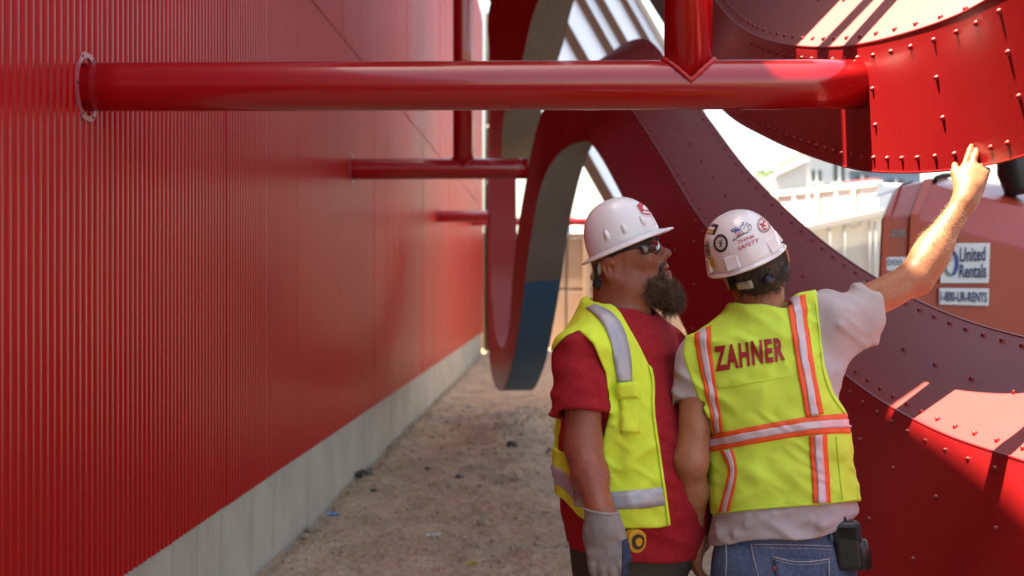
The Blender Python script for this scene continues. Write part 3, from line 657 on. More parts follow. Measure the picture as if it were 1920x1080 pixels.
tree((q(1432, 64), 64, 0), 6.7, 1.2, 5, 'leafy tree peeking over the sloping ribbon at right')

# boom lift hood
lf = empty('boom_lift', tuple(np.array([*P(1790, 600, 8.2)[:2], 0])), 'orange boom lift with rental signs parked behind the pointing man', 'lift')
dl = [8.3, 8.3, 8.3, 8.62, 9.6]
rows_ = {  # px of bottom, belt, ridge, top for each column: (x, y)
    0: [(1646, 660), (1650, 510), (1655, 409), (1674, 362), (1700, 352)],
    1: [(1660, 662), (1662, 511), (1667, 408), (1686, 350), (1712, 342)],
    2: [(1702, 664), (1704, 514), (1709, 405), (1734, 340), (1766, 334)],
    3: [(1720, 666), (1722, 514), (1727, 415), (1748, 345), (1790, 336)],
    4: [(1930, 680), (1930, 520), (1925, 468), (1930, 392), (1950, 352)],
    5: [(2150, 700), (2150, 560), (2150, 525), (2150, 450), (2160, 385)]}
def lift_pt(c, r):
    x, y = rows_[c][r]; return P(x, y, dl[r])
v = [lift_pt(c, r) for c in range(6) for r in range(5)]
f = [(c*5+r, (c+1)*5+r, (c+1)*5+r+1, c*5+r+1) for c in range(5) for r in range(4)]
for r in range(5): v.append(np.array(lift_pt(0, r)) + FWD * 1.6 + RGT * .56)
f += [(30+r, r, r+1, 31+r) for r in range(4)]
for c in range(6): v.append(np.array(lift_pt(c, 4)) + FWD * 1.1 + UPV * -.02)
f += [(c*5+4, (c+1)*5+4, 35+c+1, 35+c) for c in range(5)]
hd = mk('hood', v, f, M['orange'], lf, smooth=False); bev(hd, .03, 3, 12)
def trim(c0, c1, dx=0):
    pts = []
    for r in range(5):
        a = np.array(lift_pt(c0, r)); b = np.array(lift_pt(c1, r)); pts.append((a, b))
    fr = [p[0] - FWD * .03 + UPV * .01 for p in pts]; fr2 = [p[1] - FWD * .03 + UPV * .01 for p in pts]
    v = fr + fr2 + [p + FWD * .06 - UPV * .02 for p in fr] + [p + FWD * .06 - UPV * .02 for p in fr2]
    n = 5; f = [(i, n+i, n+i+1, i+1) for i in range(4)] + [(2*n+i, i, i+1, 2*n+i+1) for i in range(4)] + [(n+i, 3*n+i, 3*n+i+1, n+i+1) for i in range(4)]
    o = mk('trim_strip', v, f, M['orange2'], lf, smooth=False); return o
trim(0, 1); 
rows_[6] = [(x - 4, y) for x, y in rows_[2]]; rows_[7] = [(x + 12, y) for x, y in rows_[2]]; trim(6, 7)
# machine body and wheels below the hood
lo_ = P(1640, 660, 8.35); hi_ = P(2150, 660, 8.35)
box('chassis', (lo_[0], 8.3, .45), (hi_[0] + .2, 9.9, lo_[2] + .02), M['orange'], lf, bevel=.04)
for x in (lo_[0] + .45, hi_[0] - .3):
    for y in (8.25, 9.95):
        w = tube('wheel', [(x, y - .14, .42), (x, y - .11, .42), (x, y + .11, .42), (x, y + .14, .42)], [.36, .42, .42, .36], M['black'], lf, 24)
        tube('rim', [(x, y - .155, .42), (x, y - .12, .42)], [.2, .22], M['palegrey'], w, 18)
tube('exhaust_stack', [P(1915, 365, 8.9), P(1912, 350, 8.9), P(1905, 325, 8.9), P(1903, 240, 8.9)], [.10, .10, .115, .115], M['black'], lf, 20)
tube('grab_handle', [P(1752, 343, 8.7), P(1756, 333, 8.7), P(1768, 329, 8.7), P(1840, 326, 8.7), P(1850, 338, 8.7)], .015, M['black'], lf, 10)

# ------------------------------------------------------------------ lettering helpers
def text_mesh(s, bold=0.0, shear=0.0, space=1.0):
    cu = bpy.data.curves.new('txt', 'FONT'); cu.body = s; cu.offset = bold; cu.shear = shear; cu.space_character = space; cu.resolution_u = 3; cu.align_x = 'LEFT'
    ob = bpy.data.objects.new('txt', cu); COL.objects.link(ob); dg = bpy.context.evaluated_depsgraph_get(); dg.update()
    me = bpy.data.meshes.new_from_object(ob.evaluated_get(dg)); bpy.data.objects.remove(ob); bpy.data.curves.remove(cu)
    bm = bmesh.new(); bm.from_mesh(me); bmesh.ops.triangulate(bm, faces=bm.faces); bpy.data.meshes.remove(me)
    for _ in range(2):
        long_ = [e for e in bm.edges if e.calc_length() > .16]
        if long_: bmesh.ops.subdivide_edges(bm, edges=long_, cuts=1); bmesh.ops.triangulate(bm, faces=bm.faces)
    v = np.array([p.co[:2] for p in bm.verts]); f = [tuple(q.index for q in p.verts) for p in bm.faces]; bm.free()
    v -= v.min(0); v /= v.max(0); return v, f       # unit square
def quad_map(v, c00, c10, c11, c01):
    c00, c10, c11, c01 = (np.array(c, float) for c in (c00, c10, c11, c01)); u = v[:, :1]; w = v[:, 1:2]
    return c00*(1-u)*(1-w) + c10*u*(1-w) + c11*u*w + c01*(1-u)*w
DS = 8.27
def lift_sign(name, cs, m, bev_=.004):
    fr = [P(x, y, DS) for x, y in cs]; return hull_quad(name, fr, [p + FWD * .02 for p in fr], M[m], lf, bevel=bev_)
s1 = lift_sign('sign_plate', [(1763, 531), (1854, 531), (1857, 456), (1780, 456), (1763, 470)], 'sign')
for nm, cs in (('United', [(1799, 492), (1848, 489), (1848, 462), (1801, 464)]), ('Rentals', [(1798, 521), (1850, 521), (1850, 494), (1800, 496)])):
    v, f = text_mesh(nm, .02); pp = quad_map(v, *cs); mk('lettering', [P(x, y, DS - .008) for x, y in pp], f, M['signblue'], s1, smooth=False)
def arc_patch(cx, cy, r0x, r1x, ry, a0, a1, n=20):
    v = []; f = []
    for k in range(n + 1):
        a = a0 + (a1 - a0) * k / n; v += [(cx + r0x * math.cos(a), cy + ry * .8 * math.sin(a)), (cx + r1x * math.cos(a), cy + ry * math.sin(a))]
        if k: f.append((2*k-2, 2*k-1, 2*k+1, 2*k))
    return v, f
for a0, a1, m in ((-1.6, 1.35, 'signblue2'), (1.35, 3.9, 'signgreen')):
    v, f = arc_patch(1783, 493, 8, 15, 25, a0, a1); mk('logo', [P(x, y, DS - .008) for x, y in v], f, M[m], s1, smooth=False)
s2 = lift_sign('sign_plate', [(1761, 571), (1854, 574), (1855, 541), (1761, 540)], 'sign')
v, f = text_mesh('1-800-UR-RENTS', .025); mk('lettering', [P(x, y, DS - .008) for x, y in quad_map(v, (1764, 565), (1851, 567), (1851, 548), (1764, 546))], f, M['signblue'], s2, smooth=False)
s3 = lift_sign('sign_plate', [(1661, 508), (1700, 508), (1700, 482), (1661, 482)], 'sign')
for k in range(3): 
    v, f = arc_patch(1668 + k * 10, 492, 2.2, 4, 6, 0, 6.28, 14); mk('lettering', [P(x, y, DS - .008) for x, y in v], f, M['signblue'], s3, smooth=False)
v, f = text_mesh('EXEL', .03, .15); mk('maker_mark', [P(x, y, 8.285) for x, y in quad_map(v, (1673, 443), (1700, 443), (1700, 431), (1673, 431))], f, M['greymark'], lf, smooth=False)
v, f = arc_patch(1668, 434, 2, 6, 9, .5, 5); mk('maker_mark', [P(x, y, 8.285) for x, y in v], f, M['greymark'], lf, smooth=False)
# ================================================================== implicit modelling for people
f32 = np.float32
def A3(*a): return np.array(a, f32)
def unit(v): v = np.asarray(v, float); return v / np.linalg.norm(v)
def smin(a, b, k):
    h = np.clip(.5 + .5 * (b - a) / k, 0, 1); return b * (1 - h) + a * h - k * h * (1 - h)
def smax(a, b, k): return -smin(-a, -b, k)
def rc(a, b, r1, r2):
    a = np.asarray(a, f32); b = np.asarray(b, f32); ba = b - a; l2 = float(ba @ ba)
    def fn(p):
        t = np.clip(((p - a) @ ba) / l2, 0, 1); q = p - a - t[:, None] * ba
        return np.sqrt(np.einsum('ij,ij->i', q, q)) - (r1 + (r2 - r1) * t)
    return fn
def ell(c, r, R=None):
    c = np.asarray(c, f32); r = np.asarray(r, f32); R = np.eye(3, dtype=f32) if R is None else np.asarray(R, f32)
    def fn(p):
        q = (p - c) @ R.T / r; k0 = np.sqrt(np.einsum('ij,ij->i', q, q)); q2 = q / r; k1 = np.sqrt(np.einsum('ij,ij->i', q2, q2)) + 1e-9
        return k0 * (k0 - 1) / k1
    return fn
def uni(prims):
    """[(fn, k), ...] blended together"""
    def fn(p):
        d = prims[0][0](p)
        for g_, k in prims[1:]: d = smin(d, g_(p), k) if k > 0 else np.minimum(d, g_(p))
        return d
    return fn
def loft(rows, fdir, rdir):
    """rows: (centre xyz, lateral half width, front half depth), any order; section is an ellipse"""
    rows = sorted(rows, key=lambda r: r[0][2]); z = np.array([r[0][2] for r in rows]); t = np.linspace(z[0], z[-1], 120)
    def sm(v):
        y = np.interp(t, z, v); 
        for _ in range(6): y = np.convolve(np.pad(y, 2, mode='edge'), np.ones(5) / 5, 'valid')
        return y.astype(f32)
    cx, cy, a_, b_ = (sm([r[0][0] for r in rows]), sm([r[0][1] for r in rows]), sm([r[1] for r in rows]), sm([r[2] for r in rows]))
    fd = np.asarray(fdir, f32)[:2]; rd = np.asarray(rdir, f32)[:2]; z0, z1 = z[0], z[-1]
    def fn(p):
        zz = p[:, 2]; x = p[:, 0] - np.interp(zz, t, cx).astype(f32); y = p[:, 1] - np.interp(zz, t, cy).astype(f32)
        a = np.interp(zz, t, a_).astype(f32); b = np.interp(zz, t, b_).astype(f32)
        u = x * rd[0] + y * rd[1]; v = x * fd[0] + y * fd[1]
        k = np.sqrt((u / a) ** 2 + (v / b) ** 2) + 1e-9; k1 = np.sqrt((u / a**2) ** 2 + (v / b**2) ** 2) + 1e-9
        d = k * (k - 1) / k1
        return smax(d, np.maximum(zz - z1, z0 - zz), .02)
    return fn
def ppx(p):
    q = p - CAM.astype(f32); d = q @ FWD.astype(f32)
    return 960 + (q @ RGT.astype(f32)) / d * FPX, 540 - q[:, 2] / d * FPX, d
def poly2(poly):
    """signed distance in metres (at about 4 m) to the prism through a pattern outline"""
    A = np.array(poly, f32); B = np.roll(A, -1, 0)
    def fn(p):
        x, y, d = ppx(p); best = np.full(len(x), 1e9, f32); ins = np.zeros(len(x), bool)
        for a, b in zip(A, B):
            e = b - a; wx = x - a[0]; wy = y - a[1]; t = np.clip((wx * e[0] + wy * e[1]) / float(e @ e), 0, 1)
            best = np.minimum(best, (wx - e[0] * t) ** 2 + (wy - e[1] * t) ** 2)
            c = ((a[1] <= y) & (b[1] > y)) | ((b[1] <= y) & (a[1] > y))
            if abs(e[1]) > 1e-6: ins ^= c & (x < a[0] + (y - a[1]) / e[1] * e[0])
        s = np.sqrt(best) * d / FPX
        return np.where(ins, -s, s)
    return fn
def nz(seed, sc, amp):
    N = VNoise(seed); sc = np.asarray(sc, f32)
    return lambda p: amp * N(p * sc + 31.7)
def crease(seed, sc, amp, tilt):
    """sharp ridged folds running across the cloth at a tilt"""
    N = VNoise(seed); c, s = math.cos(tilt), math.sin(tilt); sc = np.asarray(sc, f32)
    def fn(p):
        q = np.stack([p[:, 0] * c + p[:, 2] * s, p[:, 1], -p[:, 0] * s + p[:, 2] * c], 1) * sc + 17.3
        return amp * (np.abs(N(q)) * 2.2 - .55)
    return fn
def plane(c, n):
    c = np.asarray(c, f32); n = np.asarray(unit(n), f32); return lambda p: (p - c) @ n

def mesh_sdf(sdf, lo, hi, h, margin=.014, smooth_it=1):
    """naive surface nets over a sparse grid"""
    lo = np.asarray(lo, float); hi = np.asarray(hi, float); Bk = 8
    nb = np.ceil((hi - lo) / (h * Bk)).astype(int); n = nb * Bk + 1
    ax = [lo[i] + h * np.arange(n[i]) for i in range(3)]
    bc = [lo[i] + h * Bk * (np.arange(nb[i]) + .5) for i in range(3)]
    C = np.stack(np.meshgrid(*bc, indexing='ij'), -1).reshape(-1, 3).astype(f32)
    D = np.concatenate([sdf(C[i:i+300000]) for i in range(0, len(C), 300000)]).reshape(nb)
    act = np.abs(D) < h * Bk * .87 * 1.5 + margin
    F = np.ones(n, f32)
    F[:-1, :-1, :-1] = np.sign(np.repeat(np.repeat(np.repeat(D, Bk, 0), Bk, 1), Bk, 2)) * 1.0
    F[-1] = 1; F[:, -1] = 1; F[:, :, -1] = 1
    mk_ = np.zeros(n, bool); m1 = np.repeat(np.repeat(np.repeat(act, Bk, 0), Bk, 1), Bk, 2)
    for dx in (0, 1):
        for dy in (0, 1):
            for dz in (0, 1): mk_[dx:n[0]-1+dx, dy:n[1]-1+dy, dz:n[2]-1+dz] |= m1
    I = np.argwhere(mk_)
    pts = np.stack([ax[k][I[:, k]] for k in range(3)], 1).astype(f32)
    val = np.concatenate([sdf(pts[i:i+250000]) for i in range(0, len(pts), 250000)]).astype(f32)
    F[mk_] = val
    F[0] = np.maximum(F[0], 1e-4); F[-1] = np.maximum(F[-1], 1e-4); F[:, 0] = np.maximum(F[:, 0], 1e-4); F[:, -1] = np.maximum(F[:, -1], 1e-4); F[:, :, 0] = np.maximum(F[:, :, 0], 1e-4); F[:, :, -1] = np.maximum(F[:, :, -1], 1e-4)
    S = F < 0
    cnt = np.zeros(n - 1, np.int8)
    corners = [(i, j, k) for i in (0, 1) for j in (0, 1) for k in (0, 1)]
    for i, j, k in corners: cnt += S[i:n[0]-1+i, j:n[1]-1+j, k:n[2]-1+k]
    cells = np.argwhere((cnt > 0) & (cnt < 8)); id_ = -np.ones(n - 1, np.int64); id_[tuple(cells.T)] = np.arange(len(cells))
    cv_ = np.stack([F[cells[:, 0]+i, cells[:, 1]+j, cells[:, 2]+k] for i, j, k in corners], 1)
    acc = np.zeros((len(cells), 3), f32); num = np.zeros(len(cells), f32)
    for a in range(8):
        for b in range(a + 1, 8):
            df = np.abs(np.array(corners[a]) - np.array(corners[b]))
            if df.sum() != 1: continue
            va, vb = cv_[:, a], cv_[:, b]; m = (va < 0) != (vb < 0); t = np.where(m, va / (va - vb + 1e-20), 0)
            pa = np.array(corners[a], f32); pb = np.array(corners[b], f32)
            acc += m[:, None] * (pa + t[:, None] * (pb - pa)); num += m
    V = lo + h * (cells + acc / num[:, None])
    Qs = []
    for axd in range(3):
        u, w = (axd + 1) % 3, (axd + 2) % 3
        sl = [slice(1, n[k] - 1) for k in range(3)]; sl[axd] = slice(0, n[axd] - 1); s0 = S[tuple(sl)]
        sl2 = list(sl); sl2[axd] = slice(1, n[axd]); s1_ = S[tuple(sl2)]
        E = np.argwhere(s0 != s1_); 
        if len(E) == 0: continue
        fl = s0[tuple(E.T)]; E = E + np.array([0 if k == axd else 1 for k in range(3)])
        def at(du, dw):
            e = E.copy(); e[:, u] -= du; e[:, w] -= dw; return id_[tuple(e.T)]
        q = np.stack([at(1, 1), at(0, 1), at(0, 0), at(1, 0)], 1); q[~fl] = q[~fl][:, ::-1]; Qs.append(q)
    Q = np.concatenate(Qs); Q = Q[(Q >= 0).all(1)]
    for _ in range(smooth_it):
        s = np.zeros_like(V); c = np.zeros(len(V))
        for i in range(4):
            a, b = Q[:, i], Q[:, (i + 1) % 4]
            for k in range(3): s[:, k] += np.bincount(a, V[b, k], len(V)) + np.bincount(b, V[a, k], len(V))
            c += np.bincount(a, minlength=len(V)) + np.bincount(b, minlength=len(V))
        V = V * .5 + .5 * s / np.maximum(c, 1)[:, None]
    return V, Q
def sdf_obj(name, sdf, lo, hi, h, m, parent, **k):
    V, Q = mesh_sdf(sdf, lo, hi, h, **k); return mk_fast(name, V, Q, M[m], parent)
def ray_hit(sdf, X, Y, d0, d1):
    X = np.asarray(X, f32).ravel(); Y = np.asarray(Y, f32).ravel()
    R = FWD[None] + RGT[None] * ((X - 960) / FPX)[:, None] + UPV[None] * ((540 - Y) / FPX)[:, None]; R = R.astype(f32); C0 = CAM.astype(f32)
    t = np.full(len(X), d0, f32)
    for _ in range(70):
        dv = sdf(C0 + R * t[:, None]); t = np.minimum(t + dv * .75, d1)
    p = C0 + R * t[:, None]; ok = (np.abs(sdf(p)) < .004) & (t < d1 - .01)
    e = .006; n = np.stack([sdf(p + np.array([e if k == j else 0 for j in range(3)], f32)) - sdf(p - np.array([e if k == j else 0 for j in range(3)], f32)) for k in range(3)], 1)
    n /= np.linalg.norm(n, axis=1)[:, None] + 1e-9
    return p, n, ok
def decal(name, sdf, X, Y, faces, d0, d1, off, m, parent, thick=.002):
    p, n, ok = ray_hit(sdf, X, Y, d0, d1); p = p + n * off
    F = [f for f in faces if all(ok[i] for i in f) and max(np.linalg.norm(p[f[0]] - p[i]) for i in f) < .06]
    if not F: return None
    par = list(range(len(p)))                                       # keep the one connected piece
    def find(i):
        while par[i] != i: par[i] = par[par[i]]; i = par[i]
        return i
    for f in F:
        for i in f[1:]: par[find(int(i))] = find(int(f[0]))
    if name != 'lettering':
        cnt = {}
        for f in F: cnt[find(int(f[0]))] = cnt.get(find(int(f[0])), 0) + 1
        best = max(cnt, key=cnt.get); F = [f for f in F if find(int(f[0])) == best]
    used = sorted({int(i) for f in F for i in f}); re_ = {u: k for k, u in enumerate(used)}; p = p[used]; F = [tuple(re_[int(i)] for i in f) for f in F]
    o = mk(name, p, F, M[m], parent)
    if thick: solid(o, thick, -1)
    return o
def strip_grid(left, right, n=30, m=4):
    L_ = catmull(left, 8); R_ = catmull(right, 8); 
    def res(c):
        s = np.concatenate([[0], np.cumsum(np.linalg.norm(np.diff(c, axis=0), axis=1))]); u = np.linspace(0, s[-1], n)
        return np.stack([np.interp(u, s, c[:, k]) for k in range(2)], 1)
    L_, R_ = res(L_), res(R_); g_ = np.stack([L_ * (1 - t) + R_ * t for t in np.linspace(0, 1, m)], 1)
    id_ = np.arange(n * m).reshape(n, m); F = [(id_[i, j], id_[i, j+1], id_[i+1, j+1], id_[i+1, j]) for i in range(n-1) for j in range(m-1)]
    return g_[..., 0].ravel(), g_[..., 1].ravel(), F
def tape(name, sdf, left, right, d0, d1, off, m, parent, n=36, cols=4):
    X, Y, F = strip_grid(left, right, n, cols); return decal(name, sdf, X, Y, F, d0, d1, off, m, parent)
def strands(pts, nrm, length, curl, down, rad, m, parent, seed, name='hair_strand', seg=5):
    r = np.random.RandomState(seed); V = []; F = []
    for p, n in zip(pts, nrm):
        d = unit(n * .8 + np.array(down) + r.randn(3) * curl * .6); q = p - n * .004; L = length * r.uniform(.5, 1.2); pth = [q]
        for k in range(seg): q = q + d * L / seg; d = unit(d + r.randn(3) * curl * .55 + np.array(down) * .12); pth.append(q)
        v, f = tube_vf(pth, np.linspace(rad, rad * .35, seg + 1), 3, False); b = len(V); V += v; F += [tuple(i + b for i in x) for x in f]
    return mk(name, V, F, M[m], parent)
def surf_samples(V, Q, n, seed, keep=None):
    r = np.random.RandomState(seed); i = r.randint(0, len(Q), n); q = Q[i]; p = V[q].mean(1)
    nn = np.cross(V[q[:, 2]] - V[q[:, 0]], V[q[:, 3]] - V[q[:, 1]]); nn /= np.linalg.norm(nn, axis=1)[:, None] + 1e-12
    if keep is not None:
        k = keep(p, nn); p, nn = p[k], nn[k]
    return p, nn
def hand(w, a, n, t, curls, lens=(.068, .076, .071, .056), scale=1.0, thumb=(.55, .8, -.25), fat=1.0, spread=.06, tcurl=.25):
    """palm, four fingers and a thumb: a = towards fingertips, n = back of hand, t = thumb side"""
    w = np.asarray(w, float); a = unit(a); n = unit(n - a * np.dot(n, a)); t = unit(np.asarray(t) - a * np.dot(t, a) - n * np.dot(t, n)); s = scale; pr = []
    R = np.stack([a, t, n]); pr.append((ell(w + a * .052 * s, (.060 * s, .043 * s, .019 * s * fat), R), .02))
    pr.append((rc(w - a * .01, w + a * .03 * s, .028 * s * fat, .03 * s), .03)); pr.append((rc(w + a * .025 * s + t * .02 * s - n * .004, w + a * .055 * s + t * .032 * s - n * .008, .018 * s, .014 * s), .015))
    tips = []
    for i in range(4):
        b = w + a * (.092 - .004 * abs(i - 1.2)) * s + t * (.031 - .0205 * i) * s; d = unit(a + t * spread * (1.5 - i)); L = lens[i] * s; c = curls[i]; q = b - d * .02 * s; r0 = (.0102 - .0008 * (i == 3)) * s * fat
        ax_ = np.cross(d, n)
        pr.append((rc(q, b, r0 * 1.08, r0 * 1.08), .010)); q = b
        for k, fr in enumerate((.45, .31, .24)):
            ang = c * (1 if k else .8); d = unit(d * math.cos(ang) - n2(d, n) * math.sin(ang)); e = q + d * L * fr
            pr.append((rc(q, e, r0 * (1 - .09 * k), r0 * (.91 - .09 * k)), .004)); q = e
        tips.append(q)
    b = w + a * .035 * s + t * .032 * s; d = unit(a * thumb[0] + t * thumb[1] + n * thumb[2])
    for L, r0, r1 in ((.040, .0145, .0118), (.032, .0118, .0092)):
        e = b + d * L * s; pr.append((rc(b, e, r0 * s * fat, r1 * s * fat), .008)); b = e; d = unit(d + a * tcurl)
    return pr, tips
def n2(d, n):
    m = n - d * np.dot(n, d); return m / (np.linalg.norm(m) + 1e-9)
# ================================================================== hard hats
def hat_points(c, fw, lt, up, Lf, Wd, H, p=2.35):
    """returns a sampler of the shell: (azimuth, elevation 0..1) -> point; plus an sdf of the dome"""
    R = np.stack([fw, lt, up])
    def at(az, el, off=0.):
        cz, sz = math.cos(el * math.pi / 2), math.sin(el * math.pi / 2); k = (abs(cz) ** (2 / p)); h = sz ** (2 / p) if sz > 0 else 0
        return np.asarray(c) + fw * ((Lf + off) * k * math.cos(az)) + lt * ((Wd + off) * k * math.sin(az)) + up * ((H + off) * h)
    def sdf(q):
        u = (q - np.asarray(c, f32)) @ R.T.astype(f32) / np.array([Lf, Wd, H], f32)
        k = (np.sqrt(u[:, 0]**2 + u[:, 1]**2) ** p + np.abs(u[:, 2]) ** p) ** (1 / p)
        return (k - 1) * min(Lf, Wd, H)
    return at, sdf
def hard_hat(person, c, fw, lt, up, Lf, Wd, H, brim, droop, ridge=0.0):
    at, sdf = hat_points(c, fw, lt, up, Lf, Wd, H)
    na, ne = 72, 20; V = []; F = []
    for j in range(ne):
        for i in range(na):
            az = 2*math.pi*i/na; el = j / ne; off = 0
            lat = math.sin(az) * math.cos(el * math.pi/2)
            if ridge: off = ridge * math.exp(-(lat / .10) ** 2) * min(1, el * 2.2)
            V.append(at(az, el, off))
    V.append(at(0, 1, ridge)); top = len(V) - 1
    flip = np.dot(np.cross(fw, lt), up) < 0
    F += [(j*na+i, j*na+(i+1) % na, (j+1)*na+(i+1) % na, (j+1)*na+i) for j in range(ne-1) for i in range(na)] + [((ne-1)*na+i, (ne-1)*na+(i+1) % na, top) for i in range(na)]
    if flip: F = [q[::-1] for q in F]
    hat = mk('hard_hat', V, F, M['hat'], person); solid(hat, .003, -1)
    V = []; F = []; prof = 5
    for i in range(na):
        az = 2*math.pi*i/na; b = brim(az)
        base = np.array(at(az, 0)); out = unit(fw * math.cos(az) * Wd + lt * math.sin(az) * Lf)
        for (r, z) in ((-.004, .006), (.004, .001), (b * .6, -droop * .4 * b / .03), (b, -droop * b / .03), (b + .0025, -droop * b / .03 - .003), (b, -droop * b / .03 - .006), (b * .5, -droop * .45 * b / .03 - .004), (-.006, -.003)):
            V.append(base + out * r + up * z)
    m_ = 8; F = [(i*m_+j, ((i+1) % na)*m_+j, ((i+1) % na)*m_+j+1, i*m_+j+1) for i in range(na) for j in range(m_-1)]
    if flip: F = [q[::-1] for q in F]
    mk('brim', V, F, M['hat'], hat)
    return hat, at, sdf
SKIP_BODY = False
# ================================================================== bearded man in profile
DL = 3.97
man = empty('person', (*P(1190, 540, DL)[:2], 0), 'bearded man in yellow vest, red shirt and white full-brim hard hat, seen in profile', 'person')
fL = A3(.80, -.60, 0); rL = A3(-.60, -.80, 0)
rowsL = [(P(1163, 572, DL), .085, .085), (P(1163, 592, DL), .13, .10), (P(1166, 622, DL), .185, .125), (P(1170, 665, DL), .205, .145), (P(1176, 750, DL), .21, .168), (P(1188, 850, DL), .22, .195), (P(1194, 930, DL), .225, .205),
         (P(1193, 1000, DL), .218, .195), (P(1186, 1060, DL), .20, .17), (P(1180, 1090, DL), .19, .16)]
torsoL = loft(rowsL, fL, rL)
chestL = P(1168, 650, DL)
S_n = P(1094, 664, 3.81); E_n = P(1093, 842, 3.74); W_n = P(1128, 966, 3.60)
S_f = P(1245, 655, 4.14); E_f = P(1290, 840, 4.22); W_f = P(1320, 960, 4.05)
neckL = P(1163, 585, DL)
shL = [(rc(neckL + A3(0, 0, -.03), S_n + A3(0, 0, .0), .075, .068), .05), (rc(neckL + A3(0, 0, -.03), S_f, .075, .068), .05)]
# head
tau = math.radians(20); yw = math.radians(13)
e2 = -FWD * math.cos(yw) - RGT * math.sin(yw) * 0; e2 = unit(-FWD)                     # towards the camera
e1 = unit(RGT * math.cos(tau) * math.cos(yw) - FWD * math.sin(yw) + UPV * math.sin(tau)); e2 = unit(np.cross(e1, np.cross(e2, e1))); e3 = np.cross(e1, -e2); e3 = e3 if e3[2] > 0 else -e3
OL = P(1163, 479, DL)
HR = np.stack([e1, e2, e3])
def h(a, b, c): return OL + e1 * a + e2 * b + e3 * c
def he(c, r): return ell(h(*c), r, HR)
headp = [(he((.008, 0, .015), (.092, .076, .098)), 0), (he((.038, 0, -.055), (.066, .058, .082)), .03),
         (rc(h(.0, .046, -.085), h(.070, .022, -.122), .032, .028), .03), (rc(h(.0, -.046, -.085), h(.070, -.022, -.122), .032, .028), .03), (he((.080, 0, -.122), (.028, .03, .024)), .02),
         (he((.010, 0, -.115), (.065, .056, .04)), .03),
         (he((.084, 0, .012), (.020, .052, .016)), .014), (rc(h(.094, 0, .0), h(.118, 0, -.036), .010, .0125), .012), (he((.122, 0, -.041), (.0145, .0135, .0125)), .010),
         (he((.108, .015, -.047), (.014, .009, .010)), .007), (he((.108, -.015, -.047), (.014, .009, .010)), .007),
         (he((.068, .046, -.032), (.028, .020, .026)), .02), (he((.068, -.046, -.032), (.028, .020, .026)), .02), (he((.094, 0, -.066), (.020, .030, .014)), .012),
         (he((.107, 0, -.0755), (.011, .023, .0062)), .005), (he((.105, 0, -.0905), (.0125, .021, .0075)), .005), (he((.092, 0, -.105), (.02, .026, .012)), .014)]
for s in (1, -1):
    headp.append((rc(h(-.030, .072 * s, -.048), h(-.020, .078 * s, -.010), .013, .017), .010))          # ear body
    for k in range(9):                                                                                   # ear rim
        a0, a1 = 2.6 - k * .5, 2.6 - (k + 1) * .5
        headp.append((rc(h(-.026 - .019 * math.cos(a0) * 1, (.083 + .004 * math.sin(a0)) * s, -.024 + .030 * math.sin(a0)), h(-.026 - .019 * math.cos(a1), (.083 + .004 * math.sin(a1)) * s, -.024 + .030 * math.sin(a1)), .0048, .0048), .003))
    headp.append((he((-.018, .080 * s, -.052), (.010, .006, .011)), .005))
headL0 = uni(headp)
sock = [he((.096, .031 * s, -.008), (.017, .021, .013)) for s in (1, -1)]; eyeb = [he((.083, .031 * s, -.009), (.0125, .0125, .0125)) for s in (1, -1)]; concha = [he((-.022, .090 * s, -.028), (.009, .010, .014)) for s in (1, -1)]
mouthc = he((.116, 0, -.083), (.012, .020, .0022)); nost = [he((.112, .008 * s, -.054), (.005, .0035, .003)) for s in (1, -1)]
neck_n = rc(neckL + A3(.0, 0, -.04), h(-.035, 0, -.075), .078, .070)
def headL(p):
    d = headL0(p)
    for q in sock: d = smax(d, -q(p), .008)
    for q in eyeb: d = smin(d, q(p), .002)
    for q in concha: d = smax(d, -q(p), .004)
    d = smax(d, -mouthc(p), .003)
    for q in nost: d = smax(d, -q(p), .002)
    return smin(d, neck_n(p), .035)
armsL = [(rc(S_n, E_n, .056, .045), .02), (rc(E_n + A3(0, .0, .02), (E_n * .6 + W_n * .4), .045, .044), .03), (rc(E_n * .6 + W_n * .4, W_n, .044, .032), .03),
         (rc(S_f, E_f, .058, .048), .02), (rc(E_f, W_f, .047, .032), .03)]
hp, _ = hand(W_n + A3(0, 0, -.005), UPV * -1 + RGT * .10 - FWD * .10, -FWD - RGT * .15, RGT, (.25, .22, .22, .25), scale=1.02, thumb=(.93, .22, -.12), tcurl=.1)
hpf, _ = hand(W_f, UPV * -1 - FWD * .2, RGT - FWD * .3, -FWD, (.5, .5, .55, .6))
armL = uni([armsL[0]] + [(a, b) for a, b in armsL[1:3]] + hp); armLf = uni(armsL[3:] + hpf)
def bodyL(p):
    d = smin(torsoL(p) + .022, headL(p), .03)
    return np.minimum(np.minimum(d, armL(p)), armLf(p))
